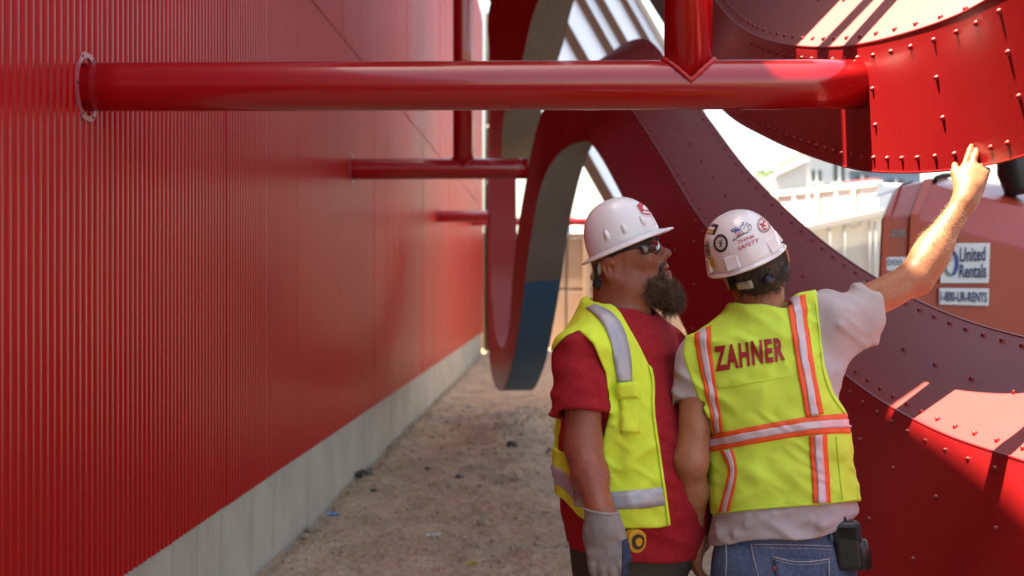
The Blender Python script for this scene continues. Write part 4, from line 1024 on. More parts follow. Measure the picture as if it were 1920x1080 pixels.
# shirt
hemc = P(1086, 778, 3.765); hemn = unit(E_n - S_n + RGT * .02)
slv = rc(S_n + A3(0, 0, .005), P(1083, 800, 3.76), .073, .082); slvf = rc(S_f, S_f + A3(.06, .03, -.2), .072, .075)
fold1, fold2, fold3 = nz(11, (9, 9, 5), .009), nz(12, (22, 22, 14), .0055), nz(13, (7, 7, 26), .007)
def sleeveL(p):
    d = smax(slv(p) + .8 * fold2(p) + .6 * fold3(p), plane(hemc, hemn)(p), .006)
    inner = np.maximum(armL_in(p) - .004, -(plane(hemc, hemn)(p) + .03)); return smax(d, -inner, .004)
armL_in = rc(S_n, E_n, .058, .050)
slvf_cut = plane(S_f + A3(.06, .03, -.17), A3(.3, .1, -1))
neckcut = rc(neckL + A3(0, 0, .0) + fL * .012, neckL + A3(0, 0, .2), .084, .11)
hemL = lambda p: (P(0, 1030, DL)[2] + .022 * ((p - P(1190, 0, DL).astype(f32))[:, 0] / .2) * -1) - p[:, 2]
crL_a, crL_b, crLs = crease(24, (5, 5, 17), .0075, .55), crease(26, (13, 13, 34), .0035, -.6), crease(25, (6, 6, 20), .007, -.35)
crL = lambda p: crL_a(p) + crL_b(p)
def shirtL0(p): return smin(uni([(torsoL, 0)] + shL)(p), np.minimum(sleeveL(p), smax(slvf(p), slvf_cut(p), .006)), .025)
def shirtL(p):
    d = shirtL0(p) + .5 * fold1(p) + .6 * fold2(p) + .5 * fold3(p) + crLs(p)
    d = smax(d, -neckcut(p), .006); return smax(d, hemL(p), .006)
# vest
vpoly = [(1122, 538), (1140, 556), (1165, 588), (1200, 650), (1225, 702), (1229, 780), (1246, 900), (1258, 985), (1235, 990), (1150, 992), (1112, 985), (1085, 968), (1058, 938), (1035, 922), (990, 915), (990, 560), (1060, 530)]
vpoly2 = [(1222, 545), (1258, 585), (1287, 632), (1310, 690), (1322, 760), (1338, 985), (1420, 985), (1420, 545)]
ahole = [(1000, 700), (1040, 652), (1062, 630), (1085, 620), (1112, 645), (1135, 700), (1144, 765), (1128, 835), (1060, 850), (1000, 820)]
VP, VP2, AH = poly2(vpoly), poly2(vpoly2), poly2(ahole)
vf1, vf2, vf3 = nz(21, (13, 13, 3.2), .0105), nz(22, (34, 34, 9), .0045), nz(23, (8, 8, 18), .006)
midL = plane(P(1180, 700, DL) + FWD * .02, FWD)
zc = float(P(0, 600, DL)[2])
def vestL_base(p):
    off = .012 + .020 * np.clip((zc - p[:, 2]) / .55, 0, 1)
    t_ = uni([(torsoL, 0)] + shL)(p)
    return np.minimum(t_ - off + vf1(p) + vf2(p) + .6 * vf3(p) + crL(p), shirtL0(p) + .5 * fold1(p) + .6 * fold2(p) + .5 * fold3(p) + crLs(p) - .005)
def vestL(p):
    d = vestL_base(p); c = np.minimum(VP(p), VP2(p)); d = smax(d, c, .005)
    d = smax(d, -np.maximum(AH(p), midL(p)), .005)
    return smax(d, -(neckcut(p) - .012), .005)
# trousers and boots
def legs(cx, d, spread, fdir, zc_):
    pr = []; c = P(cx, 540, d); lat = np.array([-fdir[1], fdir[0], 0.])
    pr.append((ell(c * [1, 1, 0] + A3(0, 0, .86), (.17, .145, .14), np.stack([lat, fdir, UPV])), 0)); feet = []
    for s in (1, -1):
        hip = c * [1, 1, 0] + lat * s * .09 + A3(0, 0, .82); kn = c * [1, 1, 0] + lat * s * spread * .8 + fdir * .03 + A3(0, 0, .46); an = c * [1, 1, 0] + lat * s * spread + A3(0, 0, .09)
        pr += [(rc(hip, kn, .098, .072), .04), (rc(kn, an, .072, .062), .03)]; feet.append(an)
    return pr, feet
def boot(an, fdir, parent):
    pr = [(rc(an + A3(0, 0, .10), an + A3(0, 0, -.02), .05, .05), 0), (rc(an + fdir * .02 + A3(0, 0, -.045), an + fdir * .17 + A3(0, 0, -.052), .045, .04), .03), (rc(an - fdir * .03 + A3(0, 0, -.04), an + A3(0, 0, -.04), .042, .045), .02)]
    u_ = uni(pr); s = lambda p: smax(u_(p), .002 - p[:, 2], .004); lo = an - .26; hi = an + .26; lo[2] = -.01; hi[2] = an[2] + .18
    sdf_obj('boot', s, lo, hi, .009, 'boot', parent)
lpr, feetL = legs(1188, DL, .13, np.array([.8, -.6, 0]), 0)
legfold = nz(31, (12, 12, 9), .006)
zt_ = float(P(0, 1004, DL)[2]); lgL = uni(lpr + [(lambda p: smax(torsoL(p) + .012, p[:, 2] - zt_, .01), .03)]); trousL = lambda p: smax(lgL(p) + legfold(p), .07 - p[:, 2], .005)

lo, hi = np.array([-.08, 3.3, .60]), np.array([.62, 4.6, 1.87])
V_, Q_ = mesh_sdf(bodyL, P(1030, 1110, 3.95) * [1, 0, 1] + A3(0, 3.42, 0), P(1345, 380, 3.95) * [1, 0, 1] + A3(0, 4.40, 0), .0048, smooth_it=1)
mk_fast('body', V_, Q_, M['skin_ruddy'], man)
blo = P(1015, 1100, 3.95) * [1, 0, 1] + A3(0, 3.6, 0); bhi = P(1375, 540, 3.95) * [1, 0, 1] + A3(0, 4.42, 0)
sdf_obj('shirt', shirtL, blo, bhi, .0052, 'redshirt', man, smooth_it=2)
vlo = P(1015, 1010, 3.95) * [1, 0, 1] + A3(0, 3.66, 0); vhi = P(1360, 530, 3.95) * [1, 0, 1] + A3(0, 4.40, 0)
vest_o = sdf_obj('vest', vestL, vlo, vhi, .0045, 'vest2', man, smooth_it=2)
sdf_obj('trousers', trousL, (-.35, 3.5, .04), (.95, 4.5, 1.02), .010, 'trouser', man)
for a in feetL: boot(a, np.array([.8, -.6, 0]), man)
kw = dict(d0=3.45, d1=4.3, off=.0035)
tape('reflective_stripe', vestL, [(1099, 579), (1124, 600), (1143, 640), (1151, 682), (1157, 716)], [(1117, 572), (1150, 590), (1172, 626), (1182, 672), (1185, 716)], m='refl', parent=vest_o, **kw)
tape('reflective_stripe', vestL, [(1078, 917), (1110, 921), (1160, 922), (1210, 917), (1262, 910)], [(1078, 948), (1110, 953), (1160, 955), (1210, 952), (1266, 944)], m='refl', parent=vest_o, n=60, **kw)
tape('reflective_stripe', vestL, [(1020, 866), (1045, 876), (1062, 888), (1077, 906)], [(1020, 897), (1045, 908), (1062, 920), (1077, 938)], m='refl', parent=vest_o, n=40, **kw)
pk = tape('pocket', vestL, [(1162, 745), (1163, 780), (1164, 814)], [(1197, 745), (1198, 780), (1198, 812)], 3.45, 4.3, .006, 'vest2', vest_o, n=14, cols=8); solid(pk, .006)
fl_ = tape('pocket_flap', vestL, [(1157, 716), (1153, 728), (1157, 750)], [(1192, 716), (1199, 728), (1198, 750)], 3.45, 4.3, .011, 'vest2', vest_o, n=10, cols=8); solid(fl_, .007)
for pl in ([(1138, 556), (1165, 590), (1200, 650), (1224, 702), (1228, 780), (1245, 900), (1256, 984)],):      # bound front edge
    Lp = [(x - 5, y + 1) for x, y in pl]; Rp = [(x - 1, y) for x, y in pl]
    tape('edge_binding', vestL, Lp, Rp, 3.45, 4.3, .003, 'vest2', vest_o, n=60, cols=2)
# beard, glasses, hat
beardp = uni([(he((.074, 0, -.134), (.042, .042, .038)), 0), (he((.088, 0, -.164), (.028, .030, .036)), .03), (he((.058, .043, -.116), (.034, .025, .030)), .02), (he((.058, -.043, -.116), (.034, .025, .030)), .02), (he((.103, 0, -.0635), (.0135, .029, .0075)), .008), (rc(h(.097, .027, -.076), h(.086, .036, -.118), .006, .018), .012), (rc(h(.097, -.027, -.076), h(.086, -.036, -.118), .006, .018), .012)])
bn1, bn2 = nz(41, (55, 55, 55), .006), nz(42, (140, 140, 140), .0035)
lipkeep = he((.122, 0, -.083), (.036, .024, .0165))
beard = lambda p: smax(beardp(p) + bn1(p) + bn2(p), -lipkeep(p), .004)
c_ = h(.08, 0, -.13); BV, BQ = mesh_sdf(beard, c_ - .11, c_ + .11, .003, smooth_it=0)
bo = mk_fast('beard', BV, BQ, M['beard'], man)
p_, n_ = surf_samples(BV, BQ, 2300, 5, lambda p, n: (lipkeep(p.astype(f32)) > .006) & ((p - OL) @ e3 < -.092)); strands(p_, n_, .026, .6, (.0, 0, -.3), .0006, 'beard2', bo, 6); p_, n_ = surf_samples(BV, BQ, 2300, 7, lambda p, n: (lipkeep(p.astype(f32)) > .006) & ((p - OL) @ e3 < -.088)); strands(p_, n_, .024, .55, (0, 0, -.35), .0007, 'beard', bo, 8)
hfw = unit(RGT * math.cos(math.radians(22.5)) + UPV * math.sin(math.radians(22.5)) - FWD * .05); hlt = unit(np.cross(UPV, hfw)); hup = np.cross(hfw, hlt); hup = hup if hup[2] > 0 else -hup
hc = P(1171, 458, DL - .01)
hatL, atL, hatLs = hard_hat(man, hc, hfw, hlt, hup, .105, .090, .132, lambda az: .024 + .012 * max(0, math.cos(az)) ** 3, .006)
for az, el in ((-1.95, .10), (-1.45, .09), (-.85, .10)):                            # accessory slots on the near side
    a_ = atL(az, el); b_ = atL(az, el + .12); tube('slot_lug', [a_, a_ * .5 + b_ * .5, b_], [.007, .008, .005], M['hat'], hatL, 8)
tube('suspension', [h(-.060, -.05, -.022), h(-.088, -.02, -.03), h(-.092, .0, -.032), h(-.086, .03, -.030), h(-.066, .055, -.02), h(-.045, .07, -.005)], .011, M['hat_in'], hatL, 8)
tube('ratchet', [h(-.084, .052, -.046), h(-.070, .060, -.058)], [.014, .012], M['strap'], hatL, 10); tube('strap', [h(-.06, .07, .0), h(-.074, .062, -.03), h(-.076, .058, -.05)], .006, M['strap'], hatL, 8)
sv = [(1194, 383), (1199, 380), (1213, 382), (1222, 390), (1224, 402), (1214, 405), (1203, 402), (1193, 388)]
def fan(name, sdf, poly, d0, d1, off, m, parent, rings=3):
    poly = np.array(poly, float); c = poly.mean(0); poly = np.concatenate([np.linspace(poly[i], poly[(i+1) % len(poly)], 4)[:-1] for i in range(len(poly))]); n = len(poly)
    pts = [c]; F = []
    for r in range(1, rings + 1): pts += [c + (q - c) * r / rings for q in poly]
    for i in range(n): F.append((0, 1 + i, 1 + (i+1) % n))
    for r in range(rings - 1): F += [(1 + r*n + i, 1 + (r+1)*n + i, 1 + (r+1)*n + (i+1) % n, 1 + r*n + (i+1) % n) for i in range(n)]
    X, Y = np.array(pts).T; return decal(name, sdf, X, Y, F, d0, d1, off, m, parent, 0)
fan('badge', hatLs, [(1191, 385), (1197, 379), (1213, 382), (1224, 391), (1225, 403), (1214, 406), (1202, 402)], 3.7, 4.2, .0012, 'stk_white', hatL)
fan('badge', hatLs, [(1193, 386), (1198, 381), (1212, 383), (1222, 391), (1223, 402), (1214, 404), (1203, 401)], 3.7, 4.2, .0018, 'stk_red', hatL)
fan('badge', hatLs, [(1205, 385), (1212, 386), (1214, 392), (1209, 396), (1204, 391)], 3.7, 4.2, .0024, 'stk_white', hatL, 2)
fan('badge', hatLs, [(1204, 397), (1221, 399), (1221, 401.5), (1205, 400)], 3.7, 4.2, .0024, 'stk_white', hatL, 2)
gl = empty('safety_glasses', tuple(h(.1, 0, 0)), None, None); gl.parent = man; gl.location = h(.1, 0, 0) - BASE[man.name]
fr = [h(-.028, .079, .006), h(.02, .078, .010), h(.06, .073, .008), h(.083, .060, .004)]; tube('temple_arm', catmull(fr, 6), [.0032 + .0022 * (i / 18) for i in range(19)], M['black'], gl, 8)
fr = [h(-.028, -.079, .006), h(.02, -.078, .010), h(.06, -.073, .008), h(.083, -.060, .004)]; tube('temple_arm', catmull(fr, 6), .004, M['black'], gl, 8)
def lens(s):
    V = []; F = []; nu, nv = 14, 7
    for i in range(nu):
        u = i / (nu - 1); lat = (.006 + .064 * u) * s; fwd = .113 - .004 * u - .036 * u ** 2.6
        hgt = .0205 * (1 - .45 * (abs(u - .45) / .55) ** 3); cz = .002 + .004 * u
        for j in range(nv): t = j / (nv - 1) * 2 - 1; V.append(h(fwd - .004 * t * t, lat, cz - .010 + t * hgt))
    F = [(i*nv+j, (i+1)*nv+j, (i+1)*nv+j+1, i*nv+j+1) for i in range(nu-1) for j in range(nv-1)]
    o = mk('lens', V, F, M['sun_lens'], gl); solid(o, .002)
    ring = [V[i*nv] for i in range(nu)] + [V[(nu-1)*nv+j] for j in range(nv)] + [V[i*nv+nv-1] for i in range(nu-1, -1, -1)] + [V[j] for j in range(nv-1, -1, -1)]
    tube('lens_frame', ring, .0026, M['black'], gl, 6, False)
lens(1); lens(-1)
tube('bridge', [h(.113, -.010, .006), h(.116, 0, .008), h(.113, .010, .006)], .003, M['black'], gl, 8)
def arm_hair(arm, lo, hi, n, seed, parent, keep, m='beard2', L=.014):
    av, aq = mesh_sdf(arm, lo, hi, .008); p_, n_ = surf_samples(av, aq, n, seed, keep); strands(p_, n_, L, .25, (0, 0, -.35), .00035, m, parent, seed + 1, 'arm_hair', 3)
arm_hair(uni(armsL[:3]), W_n - .12, E_n + .12, 1300, 33, man, lambda p, n: (p[:, 2] < E_n[2] + .02) & (p[:, 2] > W_n[2] + .02), 'beard')
# glove on the near hand
gcut = plane(W_n + A3(0, 0, .012), UPV * 1.0 + RGT * .10)
gw = rc(W_n + A3(0, 0, .02), W_n + A3(0, 0, -.03), .041, .040); gd = uni(hp); gn = nz(44, (60, 60, 40), .0025)
glove = lambda p: smax(smin(gd(p) - .0055, gw(p), .02) + gn(p), gcut(p), .004)
go = sdf_obj('glove', glove, W_n - A3(.14, .14, .26), W_n + A3(.14, .14, .05), .0032, 'glove', man, smooth_it=1)
cuff = [W_n + A3(0, 0, .010) + (RGT * math.cos(a) - FWD * math.sin(a)) * .0415 + UPV * (-.004 * math.cos(a)) for a in np.linspace(0, 2*math.pi, 33)]
tube('glove_cuff', cuff, .0045, M['glove'], go, 8, False)
navy = lambda p: np.maximum(glove(p) - .0018, np.minimum(plane(W_n + RGT * .048, -RGT)(p), plane(W_n - FWD * -.012, -FWD)(p)))
sdf_obj('glove_palm', lambda p: smax(navy(p), plane(W_n + A3(0, 0, -.055), UPV)(p), .004), W_n - A3(.14, .14, .26), W_n + A3(.14, .14, .05), .0036, 'glovepalm', go)
# tape measure clipped at his waist
tmc = P(1190, 1014, 3.73)
tm = empty('tape_measure', tuple(tmc), 'yellow tape measure clipped at the bearded man waist beside his glove', 'tape measure')
def puck(c, r, th, nrm, up, n=24):
    nrm = unit(nrm); u_ = unit(np.cross(up, nrm)); w_ = np.cross(nrm, u_); v = []
    for s in (-th, th):
        v += [c + nrm * s + u_ * r * math.cos(2*math.pi*k/n) * (1 if math.sin(2*math.pi*k/n) < .3 else 1.1) + w_ * r * 1.1 * math.sin(2*math.pi*k/n) for k in range(n)]
    return v, [tuple(range(n-1, -1, -1)), tuple(range(n, 2*n))] + [(k, (k+1) % n, n+(k+1) % n, n+k) for k in range(n)]
nrm_ = unit(-FWD + RGT * .5); v, f = puck(tmc, .028, .016, nrm_, UPV); bev(mk('case', v, f, M['yellowplastic'], tm, False), .004)
v, f = puck(tmc + nrm_ * .017, .018, .003, nrm_, UPV); mk('label_disc', v, f, M['black'], tm, False); v, f = puck(tmc - nrm_ * .020, .031, .006, nrm_, UPV); mk('belt_clip', v, f, M['black'], tm, False)
v, f = puck(tmc + nrm_ * .0195, .010, .003, nrm_, UPV); mk('hub', v, f, M['yellowplastic'], tm, False)
# ================================================================== man seen from behind, pointing
DR = 3.85
man2 = empty('person', (*P(1468, 540, DR)[:2], 0), 'man seen from behind in lettered lime vest and stickered hard hat, pointing up', 'person')
fR = unit(A3(.08, 1, 0)); rR = unit(A3(1, -.08, 0))
rowsR = [(P(1430, 578, DR), .07, .07), (P(1430, 598, DR), .10, .085), (P(1428, 622, DR), .15, .10), (P(1422, 655, DR), .188, .115), (P(1432, 720, DR), .190, .125), (P(1454, 800, DR), .184, .124), (P(1466, 880, DR), .181, .124), (P(1474, 950, DR), .184, .128),
         (P(1473, 1010, DR), .187, .132), (P(1469, 1070, DR), .190, .135), (P(1467, 1120, DR), .18, .13)]
torsoR = loft(rowsR, fR, rR)
neckR = P(1428, 580, DR + .01)
S_l = P(1316, 672, DR + .01); E_l = P(1296, 866, 3.80); W_l = P(1300, 1000, 3.92)
S_r = P(1548, 608, DR + .02); E_r = P(1716, 522, 4.0); W_r = P(1811, 372, 4.055)
shR = [(rc(neckR + A3(-.02, 0, -.075), S_l + A3(.01, 0, -.005), .05, .055), .05), (rc(neckR + A3(0, 0, -.06), S_r, .062, .068), .05), (rc(P(1530, 700, DR + .02), S_r, .06, .075), .05)]
OR = P(1409, 488, DR + .015)
ro = math.radians(20)
k3 = unit(UPV * math.cos(ro) - RGT * math.sin(ro) - FWD * .12); k2 = unit(RGT * math.cos(ro) + UPV * math.sin(ro) + FWD * .06); k2 = unit(k2 - k3 * (k2 @ k3)); k1 = np.cross(k3, k2); k1 = k1 if k1 @ FWD > 0 else -k1
KR = np.stack([k1, k2, k3])
def hr(a, b, c): return OR + k1 * a + k2 * b + k3 * c
def hre(c, r): return ell(hr(*c), r, KR)
headpR = [(hre((.0, 0, .015), (.096, .077, .10)), 0), (hre((.045, 0, -.055), (.06, .056, .08)), .03), (rc(hr(.0, .046, -.075), hr(.075, .015, -.112), .028, .024), .03), (rc(hr(.0, -.046, -.075), hr(.075, -.015, -.112), .028, .024), .03),
          (rc(hr(.098, 0, -.005), hr(.118, 0, -.04), .01, .013), .012), (hre((.085, 0, .01), (.02, .05, .016)), .015), (hre((.10, 0, -.078), (.012, .022, .01)), .008)]
for s in (1, -1):
    headpR.append((rc(hr(-.004, .074 * s, -.044), hr(-.006, .083 * s, -.008), .010, .013), .008))
    for k in range(8):
        a0, a1 = 2.8 - k * .55, 2.8 - (k + 1) * .55
        headpR.append((rc(hr(-.010 - .017 * math.cos(a0), (.090 + .003 * math.sin(a0)) * s, -.022 + .028 * math.sin(a0)), hr(-.010 - .017 * math.cos(a1), (.090 + .003 * math.sin(a1)) * s, -.022 + .028 * math.sin(a1)), .0046, .0046), .003))
headR0 = uni(headpR); neck_r = rc(neckR + A3(0, 0, -.05), hr(-.028, 0, -.06), .066, .058)
headR = lambda p: smin(headR0(p), neck_r(p), .03)
mid_r = E_r * .62 + W_r * .38
ha = unit(P(1826, 290, 4.10) - W_r)
hpr, tips = hand(W_r + ha * .004, ha + RGT * .16 + UPV * .1, -FWD * .9 - RGT * .35, -RGT - FWD * .3, (.08, .10, .75, .85), lens=(.082, .088, .074, .058), scale=1.0, thumb=(.85, .42, -.25), fat=1.08, spread=.0, tcurl=.5)
hpl, _ = hand(W_l, -UPV + FWD * .25 + RGT * .05, -RGT - FWD * .25, FWD, (.35, .4, .42, .45))
armR = uni([(rc(S_r, E_r, .054, .046), 0), (rc(E_r, mid_r, .045, .043), .03), (rc(mid_r, W_r, .043, .0285), .03), (ell(E_r * .78 + W_r * .22 + RGT * .004, (.047, .047, .047)), .03)] + hpr)
armRl = uni([(rc(S_l, E_l, .052, .041), 0), (rc(E_l, E_l * .6 + W_l * .4, .040, .039), .03), (rc(E_l * .6 + W_l * .4, W_l, .039, .028), .03)] + hpl)
skn = nz(61, (28, 28, 28), .0022)
def bodyR(p):
    d = smin(torsoR(p) + .02, headR(p), .03)
    return np.minimum(np.minimum(d, armR(p)), armRl(p)) + skn(p)
blo = P(1240, 1140, 3.95) * [1, 0, 1] + A3(0, 3.55, 0); bhi = P(1850, 260, 4.1) * [1, 0, 1] + A3(0, 4.28, 0)
V_, Q_ = mesh_sdf(bodyR, blo, bhi, .0048, smooth_it=1); mk_fast('body', V_, Q_, M['skin_tan'], man2)
# shirt
g1, g2_, g3 = nz(51, (9, 9, 6), .008), nz(52, (24, 24, 15), .005), nz(53, (8, 8, 24), .008)
hem_rc = P(1640, 575, 3.93); hem_rn = unit(RGT + UPV * .06 + FWD * .25)
slR = uni([(rc(S_r, P(1672, 562, 3.97), .082, .072), 0), (rc(S_r + A3(0, 0, -.075), P(1672, 590, 3.96), .05, .052), .05)])
arm_up = rc(S_r, E_r, .056, .050)
crR_a, crR_b, crRs = crease(74, (5, 5, 16), .007, .5), crease(76, (13, 13, 34), .0035, -.6), crease(75, (6, 6, 18), .008, -.5)
crR = lambda p: crR_a(p) + crR_b(p)
def sleeveR(p):
    pl = plane(hem_rc, hem_rn)(p); d = smax(slR(p), pl, .0035)
    return smax(d, -np.maximum(arm_up(p) - .003, -(pl + .03)), .003)
hem_lc = P(1300, 790, DR - .02); hem_ln = unit(E_l - S_l)
slRl = rc(S_l, P(1299, 810, DR - .02), .066, .064); arm_upl = rc(S_l, E_l, .055, .046)
def sleeveRl(p):
    pl = plane(hem_lc, hem_ln)(p); d = smax(slRl(p) + .8 * g2_(p), pl, .005); return smax(d, -np.maximum(arm_upl(p) - .008, -(pl + .05)), .004)
hemz0, hemz1 = P(1340, 1022, DR), P(1608, 966, DR)
def hemR(p):
    t = (p[:, 0] - hemz0[0]) / (hemz1[0] - hemz0[0]); return hemz0[2] + (hemz1[2] - hemz0[2]) * t + .012 * np.sin(t * 7) - p[:, 2]
nck = rc(neckR + fR * .0, neckR + A3(0, 0, .2), .074, .1)
fd = []                                                                               # pulled folds across the loose shirt tail
for a, b, r in (((1350, 1000), (1450, 962), .010), ((1380, 1003), (1520, 975), .008), ((1400, 985), (1480, 958), .006), ((1540, 985), (1600, 960), .010), ((1345, 985), (1400, 965), .007), ((1560, 640), (1580, 740), .010), ((1555, 600), (1600, 690), .008), ((1575, 610), (1625, 650), .007)):
    fd.append((a, b, r))
def shirtR0(p):
    d = smin(uni([(torsoR, 0)] + shR)(p) - .004 - .008 * np.clip((1.02 - p[:, 2]) / .1, 0, 1), np.minimum(sleeveR(p), sleeveRl(p)), .03); return d + .5 * g1(p) + .7 * g2_(p) + .6 * g3(p) + crRs(p)
_fp = []
for a, b, r in fd:
    (pp, nn, ok) = ray_hit(shirtR0, [a[0], b[0]], [a[1], b[1]], 3.4, 4.2)
    if ok.all(): _fp.append(rc(pp[0], pp[1], r * 1.35, r * .8))
def shirtR(p):
    d = shirtR0(p)
    for q_ in _fp: d = smin(d, q_(p), .012)
    return smax(smax(d, -nck(p), .006), hemR(p), .006)
sdf_obj('shirt', shirtR, P(1245, 1060, 3.9) * [1, 0, 1] + A3(0, 3.66, 0), P(1660, 500, 3.9) * [1, 0, 1] + A3(0, 4.12, 0), .0050, 'greyshirt', man2, smooth_it=2)
# vest
vp = [(1360, 560), (1395, 570), (1430, 566), (1482, 555), (1510, 530), (1530, 530), (1536, 600), (1540, 640), (1548, 690), (1563, 735), (1590, 776), (1640, 800), (1640, 938), (1560, 944), (1500, 949), (1420, 955), (1352, 963), (1300, 966), (1300, 860), (1336, 816), (1318, 770), (1300, 722), (1288, 692), (1280, 664), (1284, 630), (1330, 590)]
VPR = poly2(vp); w1, w2, w3 = nz(71, (12, 12, 4), .009), nz(72, (30, 30, 12), .0045), nz(73, (7, 7, 16), .0065)
def vestR(p):
    off = .011 + .010 * np.clip((1.25 - p[:, 2]) / .35, 0, 1)
    t_ = uni([(torsoR, 0)] + shR)(p); d = np.minimum(t_ - off + w1(p) + w2(p) + .8 * w3(p) + crR(p), np.maximum(shirtR0(p) - .005, t_ - .036))
    return smax(smax(d, VPR(p), .005), -(nck(p) - .004), .005)
vlo = P(1262, 985, 3.85) * [1, 0, 1] + A3(0, 3.64, 0); vhi = P(1660, 540, 3.85) * [1, 0, 1] + A3(0, 4.06, 0)
vest2 = sdf_obj('vest', vestR, vlo, vhi, .0044, 'vest', man2, smooth_it=2)
def tri_tape(left, right, n=40, fr=(.0, .29, .70, 1.0)):
    L_, R_ = np.array(left, float), np.array(right, float); mix = lambda t: L_ * (1 - t) + R_ * t
    tape('orange_tape', vestR, mix(0), mix(1), 3.4, 4.15, .0028, 'otape', vest2, n=n, cols=8)
    tape('reflective_stripe', vestR, mix(fr[1]), mix(fr[2]), 3.4, 4.15, .0052, 'refl2', vest2, n=n, cols=5)
tri_tape([(1303, 628), (1309, 670), (1321, 730), (1334, 786), (1341, 812)], [(1334, 612), (1336, 660), (1342, 710), (1352, 770), (1357, 808)])
tri_tape([(1474, 566), (1483, 620), (1494, 690), (1504, 745), (1510, 782)], [(1511, 553), (1514, 610), (1524, 680), (1536, 740), (1543, 776)])
tri_tape([(1352, 846), (1362, 864), (1367, 884), (1360, 918), (1349, 960)], [(1375, 842), (1381, 864), (1383, 888), (1378, 918), (1369, 958)], fr=(0, .3, .72, 1))
tri_tape([(1517, 817), (1519, 860), (1522, 900), (1524, 943)], [(1549, 814), (1551, 860), (1554, 900), (1556, 942)])
tri_tape([(1318, 821), (1336, 814), (1378, 806), (1423, 797), (1504, 783), (1560, 777), (1600, 775)], [(1322, 851), (1341, 846), (1380, 838), (1423, 830), (1513, 816), (1565, 813), (1602, 813)], n=70)
v, f = text_mesh('ZAHNER', .045, 0.06, 1.16); pp = quad_map(v, (1342, 697), (1472, 676), (1467, 632), (1337, 650))
decal('lettering', vestR, pp[:, 0], pp[:, 1], f, 3.4, 4.15, .0032, 'letters', vest2, 0)
tape('hem_binding', vestR, [(1350, 957), (1420, 950), (1500, 944), (1560, 939), (1606, 933)], [(1350, 961), (1420, 954), (1500, 948), (1560, 943), (1606, 937)], 3.4, 4.15, .003, 'vest', vest2, n=50, cols=2)
fr_ = uni([(rc(E_r, mid_r, .049, .046), 0), (rc(mid_r, W_r, .046, .030), .03)])
arm_hair(fr_, np.minimum(E_r, W_r) - .09, np.maximum(E_r, W_r) + .09, 2200, 35, man2, lambda p, n: ((p - E_r) @ unit(W_r - E_r) > -.03) & ((p - W_r) @ unit(W_r - E_r) < -.01))
ST = lambda a, b: tape('stitch_line', vestR, a, b, 3.4, 4.15, .0018, 'letters' if 0 else 'vest', vest2, n=40, cols=2)
ST([(1345, 726), (1400, 718), (1460, 708), (1488, 702)], [(1345, 727.6), (1400, 719.6), (1460, 709.6), (1488, 703.6)])
ST([(1528, 566), (1534, 620), (1541, 690), (1556, 738), (1582, 776)], [(1530.5, 566), (1536.5, 620), (1543.5, 690), (1558.5, 738), (1584.5, 776)])
ST([(1566, 818), (1572, 880), (1578, 936)], [(1567.6, 818), (1573.6, 880), (1579.6, 936)])
# jeans
lprR, feetR = legs(1468, DR, .12, np.array([.08, 1, 0]), 0)
jt = loft([(P(1473, 985, DR), .172, .118), (P(1471, 1010, DR), .176, .120), (P(1469, 1060, DR), .182, .132), (P(1467, 1110, DR), .186, .14), (P(1467, 1160, DR), .17, .13)], fR, rR)
lgR = uni([(jt, 0)] + [(a, .04) for a, _ in lprR[1:]]); jn1, jn2 = nz(81, (14, 14, 10), .005), nz(82, (30, 30, 30), .002)
jeans = lambda p: smax(lgR(p) + jn1(p) + jn2(p), .07 - p[:, 2], .005)
jo = sdf_obj('jeans', jeans, (.35, 3.45, .04), (1.15, 4.25, .97), .009, 'denim', man2, smooth_it=2)
for a in feetR: boot(a, np.array([.08, 1, 0]), man2)
J = lambda nm, a, b, m, off=.002, n=24, c=2: tape(nm, jeans, a, b, 3.4, 4.1, off, m, jo, n=n, cols=c)
J('waist_seam', [(1412, 1020), (1460, 1020), (1510, 1021), (1560, 1023)], [(1412, 1022), (1460, 1022), (1510, 1023), (1560, 1025)], 'stitch')
J('waist_seam', [(1412, 1026), (1460, 1027), (1510, 1028), (1560, 1030)], [(1412, 1027.3), (1460, 1028.3), (1510, 1029.3), (1560, 1031.3)], 'stitch')
J('back_pocket', [(1452, 1044), (1455, 1075), (1458, 1110)], [(1552, 1048), (1551, 1075), (1548, 1110)], 'denim', .005, 14, 12)
J('pocket_stitch', [(1450, 1043), (1480, 1050), (1515, 1052), (1552, 1047)], [(1450, 1045.5), (1480, 1052.5), (1515, 1054.5), (1552, 1049.5)], 'stitch', .0085)
J('pocket_stitch', [(1450, 1048), (1480, 1056), (1515, 1058), (1552, 1053)], [(1450, 1049.2), (1480, 1057.2), (1515, 1059.2), (1552, 1054.2)], 'stitch', .0085)
J('pocket_stitch', [(1550, 1049), (1550, 1080), (1548, 1110)], [(1552, 1049), (1552, 1080), (1550, 1110)], 'stitch', .0085)
J('leather_patch', [(1494, 998), (1496, 1010)], [(1537, 996), (1537, 1010)], 'leather', .004, 4, 6)
J('belt_loop', [(1554, 985), (1553, 1014)], [(1560, 985), (1559, 1014)], 'denim', .008, 6, 3)
J('side_seam', [(1361, 1020), (1362, 1050), (1360, 1090)], [(1363, 1020), (1364, 1050), (1362, 1090)], 'stitch'); J('centre_seam', [(1408, 1020), (1413, 1050), (1424, 1090)], [(1410, 1020), (1415, 1050), (1426, 1090)], 'stitch')
J('pocket_tab', [(1451, 1062), (1451, 1070)], [(1455, 1062), (1455, 1070)], 'stk_red', .009, 3, 2)
